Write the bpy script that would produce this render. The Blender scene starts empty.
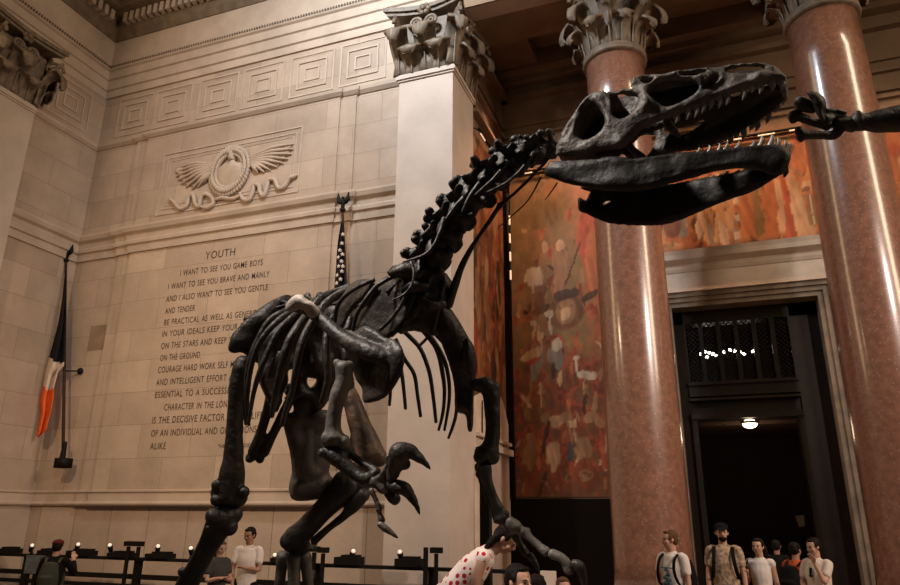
import bpy, bmesh, math, random
import numpy as np
from mathutils import Vector, Matrix
from mathutils.geometry import delaunay_2d_cdt

SC = bpy.context.scene
COL = SC.collection
# ------------------------------------------------------------------ camera, world, lights
F = 692.9
YAW, PITCH, ROLL, CAMH = math.radians(20.375), math.radians(18.02), math.radians(0.45), 1.95
def _rx(a):
    c, s = math.cos(a), math.sin(a)
    return np.array([[1, 0, 0], [0, c, -s], [0, s, c]])
def _rz(a):
    c, s = math.cos(a), math.sin(a)
    return np.array([[c, -s, 0], [s, c, 0], [0, 0, 1.]])
CR = _rz(YAW) @ _rx(math.pi/2 + PITCH) @ _rz(ROLL)
CC = np.array([0, 0, CAMH])
cam_data = bpy.data.cameras.new('camera')
cam = bpy.data.objects.new('camera', cam_data)
COL.objects.link(cam)
cam_data.sensor_width = 36.0
cam_data.lens = F/900*36.0
cam_data.clip_end = 200
M4 = Matrix.Identity(4)
for i in range(3):
    for j in range(3):
        M4[i][j] = CR[i, j]
M4.translation = Vector(CC)
cam.matrix_world = M4
cam_data.dof.use_dof = False
SC.camera = cam

vs = SC.view_settings
vs.view_transform = 'Standard'; vs.look = 'None'; vs.gamma = 1.0; vs.use_curve_mapping = False
vs.exposure = 0.0

W = bpy.data.worlds.new('world'); SC.world = W
W.use_nodes = True
bg = W.node_tree.nodes['Background']
bg.inputs[0].default_value = (1.0, 0.82, 0.68, 1)
bg.inputs[1].default_value = 0.04

def area(name, loc, target, sx, sy, power, color, spread=180):
    l = bpy.data.lights.new(name, 'AREA'); l.shape = 'RECTANGLE'; l.size = sx; l.size_y = sy
    l.energy = power; l.color = color; l.spread = math.radians(spread)
    o = bpy.data.objects.new(name, l); COL.objects.link(o)
    o.location = loc
    d = Vector(target) - Vector(loc)
    o.rotation_euler = d.to_track_quat('-Z', 'Y').to_euler()
    return o
# daylight through the tall windows of the side walls and lamps up in the hall; the wall fills are added
area('window_light_left', (-14.6, 7.6, 17.0), (-1.0, 13.5, 15.0), 2.2, 18.0, 600, (1.0, 0.66, 0.36))
area('window_light_right', (13.6, 6.0, 17.0), (-1.0, 13.5, 15.0), 2.4, 18.0, 2200, (1.0, 0.76, 0.52))
area('hall_lamp', (-6.5, 6.5, 17.2), (-6.0, 14.0, 13.0), 1.2, 1.2, 670, (0.86, 0.93, 1.0), 120)
area('wall_fill_left', (-11.5, 4.6, 9.0), (-11.0, 13.7, 2.4), 0.5, 0.5, 185, (1.0, 0.70, 0.42), 110)  # added fill out of view, washes the lower wall warm
area('wall_fill_right', (9.5, 3.6, 9.5), (-4.0, 13.6, 3.5), 0.5, 0.5, 250, (1.0, 0.82, 0.72), 75)  # added fill out of view, brightens lower pilaster and columns
area('display_light', (-5.0, -0.5, 10.5), (-1.0, 3.1, 2.6), 0.7, 0.7, 110, (1.0, 0.88, 0.78), 45)

# ------------------------------------------------------------------ pixel helpers (900 x 585 photograph)
def ray(x, y):
    return CR @ np.array([(x-450)/F, -(y-292.5)/F, -1.0])
def at(x, y, t):
    return CC + ray(x, y)*t
def onY(x, y, Y):
    d = ray(x, y); return CC + d*(Y/d[1])
def onX(x, y, X):
    d = ray(x, y); return CC + d*(X/d[0])
def nrm(v):
    v = np.asarray(v, float); return v/max(1e-9, np.linalg.norm(v))

# ------------------------------------------------------------------ materials
MATS = {}
def mat(name, col, rough=0.6, metal=0.0, emit=None, es=0.0, noise=0.0, nscale=8.0, bump=0.0, bscale=30.0,
        spec=0.5, coat=0.0, speck=None, col2=None):
    m = bpy.data.materials.new(name); m.use_nodes = True
    nt = m.node_tree; b = nt.nodes['Principled BSDF']
    b.inputs['Roughness'].default_value = rough
    b.inputs['Metallic'].default_value = metal
    b.inputs['Specular IOR Level'].default_value = spec
    if name.split('_')[0] in ('cloth', 'cap', 'denim', 'hair', 'flag', 'pole'): b.inputs['Specular IOR Level'].default_value = 0.08
    if coat: b.inputs['Coat Weight'].default_value = coat; b.inputs['Coat Roughness'].default_value = 0.14
    tc = nt.nodes.new('ShaderNodeTexCoord')
    if noise or speck or col2:
        n = nt.nodes.new('ShaderNodeTexNoise'); n.inputs['Scale'].default_value = nscale; n.inputs['Detail'].default_value = 6
        nt.links.new(tc.outputs['Object'], n.inputs['Vector'])
        r = nt.nodes.new('ShaderNodeValToRGB')
        c2 = col2 if col2 else tuple(c*(1-noise) for c in col)
        r.color_ramp.elements[0].position = 0.35; r.color_ramp.elements[0].color = (*c2, 1)
        r.color_ramp.elements[1].position = 0.65; r.color_ramp.elements[1].color = (*[min(1, c*(1+noise*0.6)) for c in col], 1)
        nt.links.new(n.outputs['Fac'], r.inputs['Fac'])
        out = r.outputs['Color']
        if speck:
            v = nt.nodes.new('ShaderNodeTexVoronoi'); v.inputs['Scale'].default_value = speck[1]
            nt.links.new(tc.outputs['Object'], v.inputs['Vector'])
            r2 = nt.nodes.new('ShaderNodeValToRGB')
            r2.color_ramp.elements[0].position = 0.10; r2.color_ramp.elements[0].color = (1, 1, 1, 1)
            r2.color_ramp.elements[1].position = 0.26; r2.color_ramp.elements[1].color = (0, 0, 0, 1)
            nt.links.new(v.outputs['Distance'], r2.inputs['Fac'])
            mx = nt.nodes.new('ShaderNodeMix'); mx.data_type = 'RGBA'
            nt.links.new(r2.outputs['Color'], mx.inputs[0])
            nt.links.new(out, mx.inputs[6]); mx.inputs[7].default_value = (*speck[0], 1)
            out = mx.outputs[2]
        nt.links.new(out, b.inputs['Base Color'])
    else:
        b.inputs['Base Color'].default_value = (*col, 1)
    if bump:
        n2 = nt.nodes.new('ShaderNodeTexNoise'); n2.inputs['Scale'].default_value = bscale; n2.inputs['Detail'].default_value = 8
        nt.links.new(tc.outputs['Object'], n2.inputs['Vector'])
        bp = nt.nodes.new('ShaderNodeBump'); bp.inputs['Strength'].default_value = bump; bp.inputs['Distance'].default_value = 0.02
        nt.links.new(n2.outputs['Fac'], bp.inputs['Height'])
        nt.links.new(bp.outputs['Normal'], b.inputs['Normal'])
    if emit:
        b.inputs['Emission Color'].default_value = (*emit, 1); b.inputs['Emission Strength'].default_value = es
    MATS[name] = m
    return m

def stone_blocks(name, axis, c1, c2, bw=1.55, bh=0.82, off=0.5, mortar=0.006):
    """Ashlar limestone: brick texture laid in wall coordinates, noise stains on top."""
    m = bpy.data.materials.new(name); m.use_nodes = True
    nt = m.node_tree; b = nt.nodes['Principled BSDF']; b.inputs['Roughness'].default_value = 0.75
    b.inputs['Specular IOR Level'].default_value = 0.3
    tc = nt.nodes.new('ShaderNodeTexCoord'); sp = nt.nodes.new('ShaderNodeSeparateXYZ'); cb = nt.nodes.new('ShaderNodeCombineXYZ')
    g = nt.nodes.new('ShaderNodeNewGeometry')
    nt.links.new(g.outputs['Position'], sp.inputs[0])
    nt.links.new(sp.outputs['X' if axis == 'x' else 'Y'], cb.inputs[0]); nt.links.new(sp.outputs['Z'], cb.inputs[1])
    br = nt.nodes.new('ShaderNodeTexBrick')
    br.inputs['Scale'].default_value = 1.0; br.inputs['Brick Width'].default_value = bw; br.inputs['Row Height'].default_value = bh
    br.inputs['Mortar Size'].default_value = mortar; br.inputs['Mortar Smooth'].default_value = 0.2; br.offset = off
    br.inputs['Color1'].default_value = (*c1, 1); br.inputs['Color2'].default_value = (*c2, 1)
    br.inputs['Mortar'].default_value = (*[x*0.62 for x in c2], 1); br.inputs['Bias'].default_value = 0.0
    nt.links.new(cb.outputs[0], br.inputs['Vector'])
    n = nt.nodes.new('ShaderNodeTexNoise'); n.inputs['Scale'].default_value = 0.9; n.inputs['Detail'].default_value = 10; n.inputs['Roughness'].default_value = 0.65
    nt.links.new(g.outputs['Position'], n.inputs['Vector'])
    r = nt.nodes.new('ShaderNodeValToRGB'); r.color_ramp.elements[0].position = 0.3; r.color_ramp.elements[0].color = (0.80, 0.78, 0.76, 1)
    r.color_ramp.elements[1].position = 0.7; r.color_ramp.elements[1].color = (1.08, 1.06, 1.05, 1)
    nt.links.new(n.outputs['Fac'], r.inputs['Fac'])
    mx = nt.nodes.new('ShaderNodeMix'); mx.data_type = 'RGBA'; mx.blend_type = 'MULTIPLY'; mx.inputs[0].default_value = 1.0
    nt.links.new(br.outputs['Color'], mx.inputs[6]); nt.links.new(r.outputs['Color'], mx.inputs[7])
    nt.links.new(mx.outputs[2], b.inputs['Base Color'])
    n3 = nt.nodes.new('ShaderNodeTexNoise'); n3.inputs['Scale'].default_value = 22; n3.inputs['Detail'].default_value = 6
    nt.links.new(g.outputs['Position'], n3.inputs['Vector'])
    bp = nt.nodes.new('ShaderNodeBump'); bp.inputs['Strength'].default_value = 0.25; bp.inputs['Distance'].default_value = 0.02
    nt.links.new(n3.outputs['Fac'], bp.inputs['Height']); nt.links.new(bp.outputs['Normal'], b.inputs['Normal'])
    MATS[name] = m
    return m

S1, S2 = (0.47, 0.37, 0.29), (0.38, 0.295, 0.23)
stone_blocks('wall_stone_x', 'x', S1, S2)
stone_blocks('wall_stone_y', 'y', S1, S2)
stone_blocks('plinth_stone_x', 'x', S1, S2, 1.15, 2.4, 0.0, 0.012)
stone_blocks('plinth_stone_y', 'y', S1, S2, 1.15, 2.4, 0.0, 0.012)
mat('stained_stone', (0.24, 0.165, 0.115), 0.8, noise=0.15, nscale=3)
mat('trim_stone', (0.45, 0.355, 0.28), 0.75, noise=0.12, nscale=1.5, bump=0.2, bscale=20)
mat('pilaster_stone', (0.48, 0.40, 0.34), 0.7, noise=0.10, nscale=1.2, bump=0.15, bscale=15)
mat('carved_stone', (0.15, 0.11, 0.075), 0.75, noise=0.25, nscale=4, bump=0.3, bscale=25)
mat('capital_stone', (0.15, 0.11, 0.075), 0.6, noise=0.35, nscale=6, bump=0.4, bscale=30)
mat('relief_stone', (0.44, 0.345, 0.27), 0.75, noise=0.12, nscale=3, bump=0.25, bscale=25)
mat('incised_letter', (0.06, 0.035, 0.02), 0.8)
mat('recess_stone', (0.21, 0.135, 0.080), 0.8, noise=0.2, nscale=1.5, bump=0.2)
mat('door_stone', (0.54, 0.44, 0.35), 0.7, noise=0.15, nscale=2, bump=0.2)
mat('granite', (0.23, 0.105, 0.066), 0.30, noise=0.22, nscale=9, spec=0.6, coat=1.0, speck=((0.34, 0.22, 0.17), 15))
mat('bronze', (0.018, 0.013, 0.009), 0.45, metal=0.5, noise=0.2, nscale=4)
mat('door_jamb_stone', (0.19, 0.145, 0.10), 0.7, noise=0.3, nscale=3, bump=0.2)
mat('dark_void', (0.010, 0.007, 0.005), 0.9)
mat('dark_wainscot', (0.006, 0.004, 0.003), 0.9, spec=0.05)
mat('vestibule_wall', (0.06, 0.030, 0.018), 0.7)
mat('floor_marble', (0.22, 0.15, 0.11), 0.3, noise=0.2, nscale=1.0)
mat('ceiling_plaster', (0.08, 0.055, 0.04), 0.8, noise=0.2, nscale=1.0)
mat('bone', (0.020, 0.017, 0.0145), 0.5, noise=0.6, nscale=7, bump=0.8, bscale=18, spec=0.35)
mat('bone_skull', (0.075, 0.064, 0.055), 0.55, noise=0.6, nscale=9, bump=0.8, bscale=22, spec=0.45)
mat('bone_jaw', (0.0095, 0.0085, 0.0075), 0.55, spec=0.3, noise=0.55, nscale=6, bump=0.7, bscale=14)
mat('bone_hand', (0.075, 0.060, 0.050), 0.5, noise=0.6, nscale=9, bump=0.5, bscale=25)
mat('bone_brown', (0.085, 0.048, 0.027), 0.5, noise=0.7, nscale=8, bump=0.7, bscale=14)
mat('bone_grey', (0.085, 0.074, 0.064), 0.6, noise=0.5, nscale=8, bump=0.5, bscale=18)
mat('bone_highlight', (0.33, 0.28, 0.25), 0.6, noise=0.4, nscale=7, bump=0.6, bscale=18)  # light put into the colour: bright tip of the shoulder blade
mat('tooth', (0.22, 0.20, 0.18), 0.35, noise=0.3, nscale=20)
mat('cavity', (0.006, 0.005, 0.005), 0.9)
mat('black_metal', (0.006, 0.005, 0.004), 0.6, spec=0.15)
mat('lamp_glass', (0.9, 0.75, 0.55), 0.4, emit=(1.0, 0.80, 0.52), es=6.0)
mat('spot_glass', (0.9, 0.8, 0.7), 0.3, emit=(1.0, 0.85, 0.68), es=0.5)
mat('bulb', (0.9, 0.9, 0.9), 0.3, emit=(1.0, 0.92, 0.80), es=9.0)
mat('trough_lamp', (0.9, 0.7, 0.5), 0.3, emit=(1.0, 0.62, 0.38), es=0.8)
mat('flag_black', (0.012, 0.012, 0.016), 0.8)
mat('flag_white', (0.62, 0.50, 0.42), 0.8)
mat('flag_orange', (0.72, 0.13, 0.035), 0.8)
mat('flag_navy', (0.014, 0.012, 0.018), 0.8)
mat('pole_wood', (0.035, 0.02, 0.013), 0.5)
mat('star_white', (0.6, 0.52, 0.45), 0.8)
mat('skin_light', (0.46, 0.26, 0.18), 0.5, spec=0.4)
mat('skin_mid', (0.32, 0.165, 0.10), 0.5, spec=0.4)
mat('hair_dark', (0.010, 0.007, 0.006), 0.5, bump=0.5, bscale=60)
mat('hair_brown', (0.10, 0.05, 0.025), 0.5, bump=0.5, bscale=60)
mat('eye_dark', (0.01, 0.008, 0.008), 0.3)
mat('lip', (0.22, 0.07, 0.05), 0.5)
mat('cloth_white', (0.66, 0.58, 0.53), 0.85, bump=0.4, bscale=12)
mat('cloth_cream', (0.60, 0.50, 0.42), 0.85, bump=0.4, bscale=12)
mat('cloth_grey', (0.055, 0.05, 0.045), 0.85, bump=0.4, bscale=12)
mat('cloth_black', (0.008, 0.007, 0.007), 0.85)
mat('cloth_khaki', (0.36, 0.26, 0.18), 0.85, noise=0.55, nscale=22, bump=0.3, bscale=12)
mat('cloth_brown', (0.11, 0.07, 0.045), 0.85)
mat('cloth_orange', (0.42, 0.085, 0.03), 0.85, bump=0.4, bscale=12)
mat('denim', (0.09, 0.10, 0.115), 0.85, noise=0.3, nscale=15)
mat('cloth_red', (0.42, 0.03, 0.03), 0.8)
mat('cloth_olive', (0.045, 0.048, 0.036), 0.85, bump=0.4, bscale=12)
mat('cap_red', (0.10, 0.015, 0.018), 0.8)
mat('panel_blue', (0.085, 0.10, 0.115), 0.5, noise=0.4, nscale=12)
mat('print_blue', (0.07, 0.13, 0.17), 0.8)
mat('paper', (0.45, 0.38, 0.25), 0.7)
mat('pedestal_paint', (0.05, 0.045, 0.04), 0.6)
def dotted():
    m = mat('cloth_dotted', (0.8, 0.7, 0.66), 0.85)
    nt = m.node_tree; b = nt.nodes['Principled BSDF']
    tc = nt.nodes.new('ShaderNodeTexCoord'); v = nt.nodes.new('ShaderNodeTexVoronoi')
    v.inputs['Scale'].default_value = 20; v.inputs['Randomness'].default_value = 0.25
    nt.links.new(tc.outputs['Object'], v.inputs['Vector'])
    r = nt.nodes.new('ShaderNodeValToRGB'); r.color_ramp.interpolation = 'CONSTANT'
    r.color_ramp.elements[0].color = (0.42, 0.02, 0.03, 1); r.color_ramp.elements[1].position = 0.34
    r.color_ramp.elements[1].color = (0.78, 0.66, 0.62, 1)
    nt.links.new(v.outputs['Distance'], r.inputs['Fac']); nt.links.new(r.outputs['Color'], b.inputs['Base Color'])
dotted()

# ------------------------------------------------------------------ mesh builder
def perp(v):
    a = np.array([0, 0, 1.]) if abs(v[2]) < 0.9 else np.array([1., 0, 0])
    return nrm(np.cross(v, a))
def catmull(P, R, sub):
    P = np.asarray(P, float); R = np.asarray(R, float)
    if len(P) < 3: sub = max(sub, 3)
    n = len(P); oP, oR = [], []
    for i in range(n-1):
        p0, p1, p2, p3 = P[max(i-1, 0)], P[i], P[i+1], P[min(i+2, n-1)]
        for k in range(sub):
            t = k/sub
            oP.append(0.5*((2*p1)+(-p0+p2)*t+(2*p0-5*p1+4*p2-p3)*t*t+(-p0+3*p1-3*p2+p3)*t**3))
            s = t*t*(3-2*t)
            oR.append(R[i]*(1-s)+R[i+1]*s)
    oP.append(P[-1]); oR.append(R[-1])
    return np.array(oP), np.array(oR)

class MB:
    def __init__(s):
        s.v = []; s.f = []; s.m = []; s.n = 0
    def add(s, V, Fs, mi=0):
        s.v.append(np.asarray(V, float).reshape(-1, 3))
        for f in Fs:
            s.f.append([i+s.n for i in f]); s.m.append(mi)
        s.n += len(s.v[-1])
        return s
    def box(s, x0, x1, y0, y1, z0, z1, mi=0):
        V = [(x, y, z) for x in (x0, x1) for y in (y0, y1) for z in (z0, z1)]
        return s.add(V, [(0, 1, 3, 2), (4, 6, 7, 5), (0, 4, 5, 1), (2, 3, 7, 6), (0, 2, 6, 4), (1, 5, 7, 3)], mi)
    def tube(s, P, R, seg=12, sub=4, side=None, mi=0, cap=True):
        """swept tube; R entries: radius or (ra, rb) with ra along `side`"""
        R = [(r, r) if np.isscalar(r) else r for r in R]
        P, R = catmull(P, R, sub)
        n = len(P)
        T = np.gradient(P, axis=0); T = np.array([nrm(t) for t in T])
        if cap:                                   # rounded ends
            for end in (0, 1):
                e = 0 if end == 0 else -1
                d = -T[0] if end == 0 else T[-1]
                rr = R[e]; m = min(rr)
                if m < 1e-5: continue
                ex, er = [], []
                for a in (0.35, 0.7, 0.92, 1.0):
                    ex.append(P[e]+d*m*a*0.75); er.append(rr*math.sqrt(max(0.0, 1-a*a))+1e-5)
                ex, er = np.array(ex), np.array(er)
                if end == 0:
                    P = np.vstack([ex[::-1], P]); R = np.vstack([er[::-1], R]); T = np.vstack([[T[0]]*4, T])
                else:
                    P = np.vstack([P, ex]); R = np.vstack([R, er]); T = np.vstack([T, [T[-1]]*4])
        n = len(P)
        if side is not None:
            A = [nrm(np.asarray(side)-T[i]*np.dot(side, T[i])) for i in range(n)]
        else:
            A = [perp(T[0])]
            for i in range(1, n):
                a = A[-1]-T[i]*np.dot(A[-1], T[i]); A.append(nrm(a))
        V = []
        for i in range(n):
            B = np.cross(T[i], A[i])
            for k in range(seg):
                th = 2*math.pi*k/seg
                V.append(P[i]+A[i]*R[i][0]*math.cos(th)+B*R[i][1]*math.sin(th))
        Fs = []
        for i in range(n-1):
            for k in range(seg):
                a = i*seg+k; b = i*seg+(k+1) % seg
                Fs.append((a, b, b+seg, a+seg))
        Fs.append(tuple(range(seg))[::-1]); Fs.append(tuple((n-1)*seg+k for k in range(seg)))
        return s.add(V, Fs, mi)
    def ell(s, c, r, axes=None, nu=14, nv=9, mi=0):
        c = np.asarray(c, float)
        r = (r, r, r) if np.isscalar(r) else r
        A = np.eye(3) if axes is None else np.array(axes, float)
        V = []; Fs = []
        for j in range(1, nv):
            ph = math.pi*j/nv
            for i in range(nu):
                th = 2*math.pi*i/nu
                q = np.array([r[0]*math.sin(ph)*math.cos(th), r[1]*math.sin(ph)*math.sin(th), r[2]*math.cos(ph)])
                V.append(c+q @ A)
        top = len(V); V.append(c+np.array([0, 0, r[2]]) @ A); V.append(c-np.array([0, 0, r[2]]) @ A)
        for j in range(nv-2):
            for i in range(nu):
                a = j*nu+i; b = j*nu+(i+1) % nu
                Fs.append((a, a+nu, b+nu, b))
        for i in range(nu):
            Fs.append((top, i, (i+1) % nu)); Fs.append((top+1, (nv-2)*nu+(i+1) % nu, (nv-2)*nu+i))
        return s.add(V, Fs, mi)
    def lathe(s, c, prof, seg=48, mi=0):
        V = []; Fs = []
        for (r, z) in prof:
            for k in range(seg):
                th = 2*math.pi*k/seg; V.append((c[0]+r*math.cos(th), c[1]+r*math.sin(th), c[2]+z))
        for i in range(len(prof)-1):
            for k in range(seg):
                a = i*seg+k; b = i*seg+(k+1) % seg; Fs.append((a, b, b+seg, a+seg))
        Fs.append(tuple(range(seg))[::-1]); Fs.append(tuple((len(prof)-1)*seg+k for k in range(seg)))
        return s.add(V, Fs, mi)
    def prism(s, poly, fn0, fn1, mi=0):
        """closed polygon (2D) extruded between two maps to 3D"""
        n = len(poly)
        V = [fn0(*p) for p in poly]+[fn1(*p) for p in poly]
        Fs = [tuple(range(n))[::-1], tuple(range(n, 2*n))]+[(i, (i+1) % n, n+(i+1) % n, n+i) for i in range(n)]
        return s.add(V, Fs, mi)
    def molding(s, path, prof, mi=0):
        """path: list of (point, outward) corners of a horizontal run; prof: list of (out, z)"""
        m = len(prof); V = []; Fs = []
        for (p, o) in path:
            for (a, z) in prof: V.append((p[0]+o[0]*a, p[1]+o[1]*a, z))
        for i in range(len(path)-1):
            for k in range(m):
                a = i*m+k; b = i*m+(k+1) % m; Fs.append((a, b, b+m, a+m))
        Fs.append(tuple(range(m))[::-1]); Fs.append(tuple((len(path)-1)*m+k for k in range(m)))
        return s.add(V, Fs, mi)

ROOTS = {}
PENDING = []
def root_loc(o):
    return ROOTS.get(o.name, np.zeros(3))
def tag(o, label=None, cat=None, group=None, kind=None):
    if label: o['label'] = label
    if cat: o['category'] = cat
    if group: o['group'] = group
    if kind: o['kind'] = kind
    return o
def thing(name, loc, label, cat, group=None):
    o = bpy.data.objects.new(name, None); COL.objects.link(o); o.location = tuple(loc)
    o.empty_display_size = 0.1
    ROOTS[o.name] = np.array(loc, float)
    return tag(o, label, cat, group)
def put(name, mb, m, parent=None, remesh=0, smooth=0, label=None, shade=True, loc=None, kind=None):
    V = np.vstack(mb.v)
    org = root_loc(parent) if parent is not None else (np.array(loc, float) if loc is not None else np.zeros(3))
    me = bpy.data.meshes.new(name)
    me.from_pydata((V-org).tolist(), [], mb.f)
    mats = m if isinstance(m, (list, tuple)) else [m]
    for k in mats: me.materials.append(MATS[k])
    if len(mats) > 1: me.polygons.foreach_set('material_index', mb.m)
    bm = bmesh.new(); bm.from_mesh(me); bmesh.ops.recalc_face_normals(bm, faces=bm.faces); bm.to_mesh(me); bm.free()
    if shade: me.polygons.foreach_set('use_smooth', [True]*len(me.polygons))
    me.update()
    o = bpy.data.objects.new(name, me); COL.objects.link(o)
    if parent is not None:
        o.parent = parent; ROOTS[o.name] = org
    else:
        o.location = tuple(org); ROOTS[o.name] = org
    if remesh:
        md = o.modifiers.new('r', 'REMESH'); md.mode = 'VOXEL'; md.voxel_size = remesh; md.use_smooth_shade = True
        if smooth:
            ms = o.modifiers.new('s', 'SMOOTH'); ms.iterations = smooth; ms.factor = 0.5
        PENDING.append(o)
    if label: o['label'] = label
    if kind: o['kind'] = kind
    return o
def bake():
    bpy.context.view_layer.update()
    dg = bpy.context.evaluated_depsgraph_get()
    for o in PENDING:
        me = bpy.data.meshes.new_from_object(o.evaluated_get(dg), depsgraph=dg)
        me.polygons.foreach_set('use_smooth', [True]*len(me.polygons))
        me.name = o.data.name+'_mesh'
        if len(me.polygons) > 0:
            o.modifiers.clear(); o.data = me
        else:
            o.modifiers.clear()
    PENDING.clear()

def inside(P, poly):
    x, y = P[:, 0], P[:, 1]; r = np.zeros(len(P), bool); n = len(poly)
    for i in range(n):
        x0, y0 = poly[i]; x1, y1 = poly[(i+1) % n]
        c = ((y0 > y) != (y1 > y))
        with np.errstate(divide='ignore', invalid='ignore'):
            xi = (x1-x0)*(y-y0)/((y1-y0) if y1 != y0 else 1e-9)+x0
        r ^= c & (x < xi)
    return r
def bdist(P, loops):
    d = np.full(len(P), 1e9)
    for L in loops:
        for i in range(len(L)):
            a = np.array(L[i], float); b = np.array(L[(i+1) % len(L)], float); ab = b-a
            t = np.clip(((P-a) @ ab)/max(1e-9, ab @ ab), 0, 1)
            d = np.minimum(d, np.hypot(*(P-(a+t[:, None]*ab)).T))
    return d
def smoothloop(L, it=1):
    for _ in range(it):
        o = []
        for i in range(len(L)):
            a, b = np.array(L[i], float), np.array(L[(i+1) % len(L)], float)
            o += [tuple(a*0.75+b*0.25), tuple(a*0.25+b*0.75)]
        L = o
    return L
def resample(L, step):
    o = []
    for i in range(len(L)):
        a, b = np.array(L[i], float), np.array(L[(i+1) % len(L)], float)
        n = max(1, int(round(np.linalg.norm(b-a)/step)))
        for k in range(n): o.append(tuple(a+(b-a)*k/n))
    return o
def plate(mb, poly, fn, thick, holes=(), step=3.0, rim=6.0, normal=None, wob=0.0, seed=1, sm=1, mi=0, both=True):
    """inflated solid from an outline: fn maps outline units to 3D, half thickness grows from the edge over `rim` units"""
    poly = resample(smoothloop(poly, sm), step)
    holes = [resample(smoothloop(h, sm), step) for h in holes]
    loops = [poly]+list(holes)
    xs = [p[0] for p in poly]; ys = [p[1] for p in poly]
    gx, gy = np.meshgrid(np.arange(min(xs), max(xs), step), np.arange(min(ys), max(ys), step))
    G = np.stack([gx.ravel()+((np.arange(gx.size)//gx.shape[1]) % 2)*step*0.5, gy.ravel()], 1)
    ok = inside(G, poly)
    for h in holes: ok &= ~inside(G, h)
    G = G[ok]
    if len(G): G = G[bdist(G, loops) > step*0.55]
    pts = []; edges = []
    for L in loops:
        b = len(pts); pts += [tuple(p) for p in L]; edges += [(b+i, b+(i+1) % len(L)) for i in range(len(L))]
    nb = len(pts)
    pts += [tuple(p) for p in G]
    res = delaunay_2d_cdt([Vector(p) for p in pts], edges, [], 0, 1e-4)
    V2 = np.array([tuple(v) for v in res[0]]); T = [tuple(f) for f in res[2]]
    cen = np.array([V2[list(f)].mean(0) for f in T])
    ok = inside(cen, poly)
    for h in holes: ok &= ~inside(cen, h)
    T = [f for f, k in zip(T, ok) if k]
    d = bdist(V2, loops)
    s = np.clip(d/rim, 0, 1); h = thick*np.sqrt(np.maximum(0, 1-(1-s)**2))
    if wob:
        rg = random.Random(seed)
        for _ in range(7):
            a = rg.uniform(0, 6.28); fq = rg.uniform(0.06, 0.24); ph = rg.uniform(0, 6.28)
            h = h*(1+wob*np.sin((V2[:, 0]*math.cos(a)+V2[:, 1]*math.sin(a))*fq+ph))
    P = np.array([fn(x, y) for x, y in V2])
    if normal is None:
        N = np.array([nrm(CC-p) for p in P])
    else:
        N = np.tile(nrm(normal), (len(P), 1))
    edge = d < 1e-3
    A = P+N*h[:, None]; B = P-N*(h[:, None] if both else 0)
    idx = np.arange(len(P))+len(P); idx[edge] = np.nonzero(edge)[0]
    return mb.add(np.vstack([A, B]), T+[tuple(int(idx[i]) for i in f)[::-1] for f in T], mi)

PX = 1.0/F
def ptube(mb, L, flat=1.0, seg=12, sub=4, mi=0, tr=None):
    """tube through (px, py, depth, radius in px) knots"""
    P = [at(a, b, c) for a, b, c, r in L]
    if flat == 1.0:
        R = [r*c*PX for a, b, c, r in L]; side = None
    else:
        R = [(r*c*PX*flat, r*c*PX) for a, b, c, r in L]; side = ray(450, 292)
    return mb.tube(P, R, seg, sub, side, mi)

# ================================================================== THE SETTING
XL, YW, YB = -16.5, 13.72, 17.83
XP0, XP1, YP = -6.30, -4.9, 13.27
def structure(name, mb, m, shade=False):
    return put(name, mb, m, shade=shade, kind='structure')

structure('floor', MB().box(-18, 14.5, -3, 26, -0.2, 0), 'floor_marble')
mb = MB()
mb.box(XL, XP0, YW, YW+0.6, 2.2, 14.2, 0).box(XL, XP0, YW-0.02, YW+0.6, 0, 2.2, 1)
mb.box(-14.9, -7.7, YW-0.05, YW, 2.34, 12.45, 0).box(-14.45, -8.15, YW-0.10, YW-0.05, 2.34, 12.45, 0)
structure('wall_back', mb, ['wall_stone_x', 'plinth_stone_x'])
YF = YW-0.10
mb = MB()
mb.box(XL-0.6, XL, -3, YW+0.6, 2.2, 8.0, 0).box(XL-0.6, XL+0.02, -3, YW+0.6, 0, 2.2, 1)
mb.box(XL-0.6, XL, 8.3, YW+0.6, 8.0, 14.2, 0).box(XL-0.6, XL, -3, 4.9, 8.0, 14.2, 0)
structure('wall_left', mb, ['wall_stone_y', 'plinth_stone_y'])

# mouldings that run along the left wall and the back wall
path = [((XL, 3.0), (1, 0)), ((XL, YW), (1, -1)), ((-14.9, YW), (-1, -1)), ((-14.9, YW-.05), (-1, -1)), ((-14.45, YW-.05), (-1, -1)),
        ((-14.45, YW-.1), (-1, -1)), ((-8.15, YW-.1), (1, -1)), ((-8.15, YW-.05), (1, -1)), ((-7.7, YW-.05), (1, -1)), ((-7.7, YW), (1, -1)), ((XP0, YW), (0, -1))]
structure('trim_1', MB().molding(path, [(-.05, 8.80), (.05, 8.80), (.07, 9.0), (.12, 9.03), (.13, 9.12), (.10, 9.16), (.12, 9.30), (.20, 9.36), (.24, 9.46), (.24, 9.52), (.05, 9.58), (-.05, 9.58)]), 'trim_stone')
structure('trim_2', MB().molding(path, [(-.05, 2.16), (.06, 2.16), (.10, 2.20), (.10, 2.24), (.04, 2.27), (.04, 2.46), (.07, 2.49), (.07, 2.53), (-.05, 2.55)]), 'trim_stone')
structure('trim_3', MB().molding(path, [(-.05, 12.36), (.03, 12.38), (.10, 12.46), (.12, 12.54), (.03, 12.58), (-.05, 12.58)]), 'trim_stone')
pathE = [((XL, -3.0), (1, 0)), ((XL, YW-.05), (1, -1)), ((14, YW-.05), (0, -1))]
structure('trim_4', MB().molding(pathE, [(-.5, 14.19), (.0, 14.19), (.0, 14.43), (.05, 14.46), (.05, 14.77), (.10, 14.80), (.10, 15.06), (.16, 15.10), (.20, 15.2), (.16, 15.26), (.05, 15.28),
          (.05, 16.2), (-.5, 16.2)]), 'trim_stone')
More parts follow.
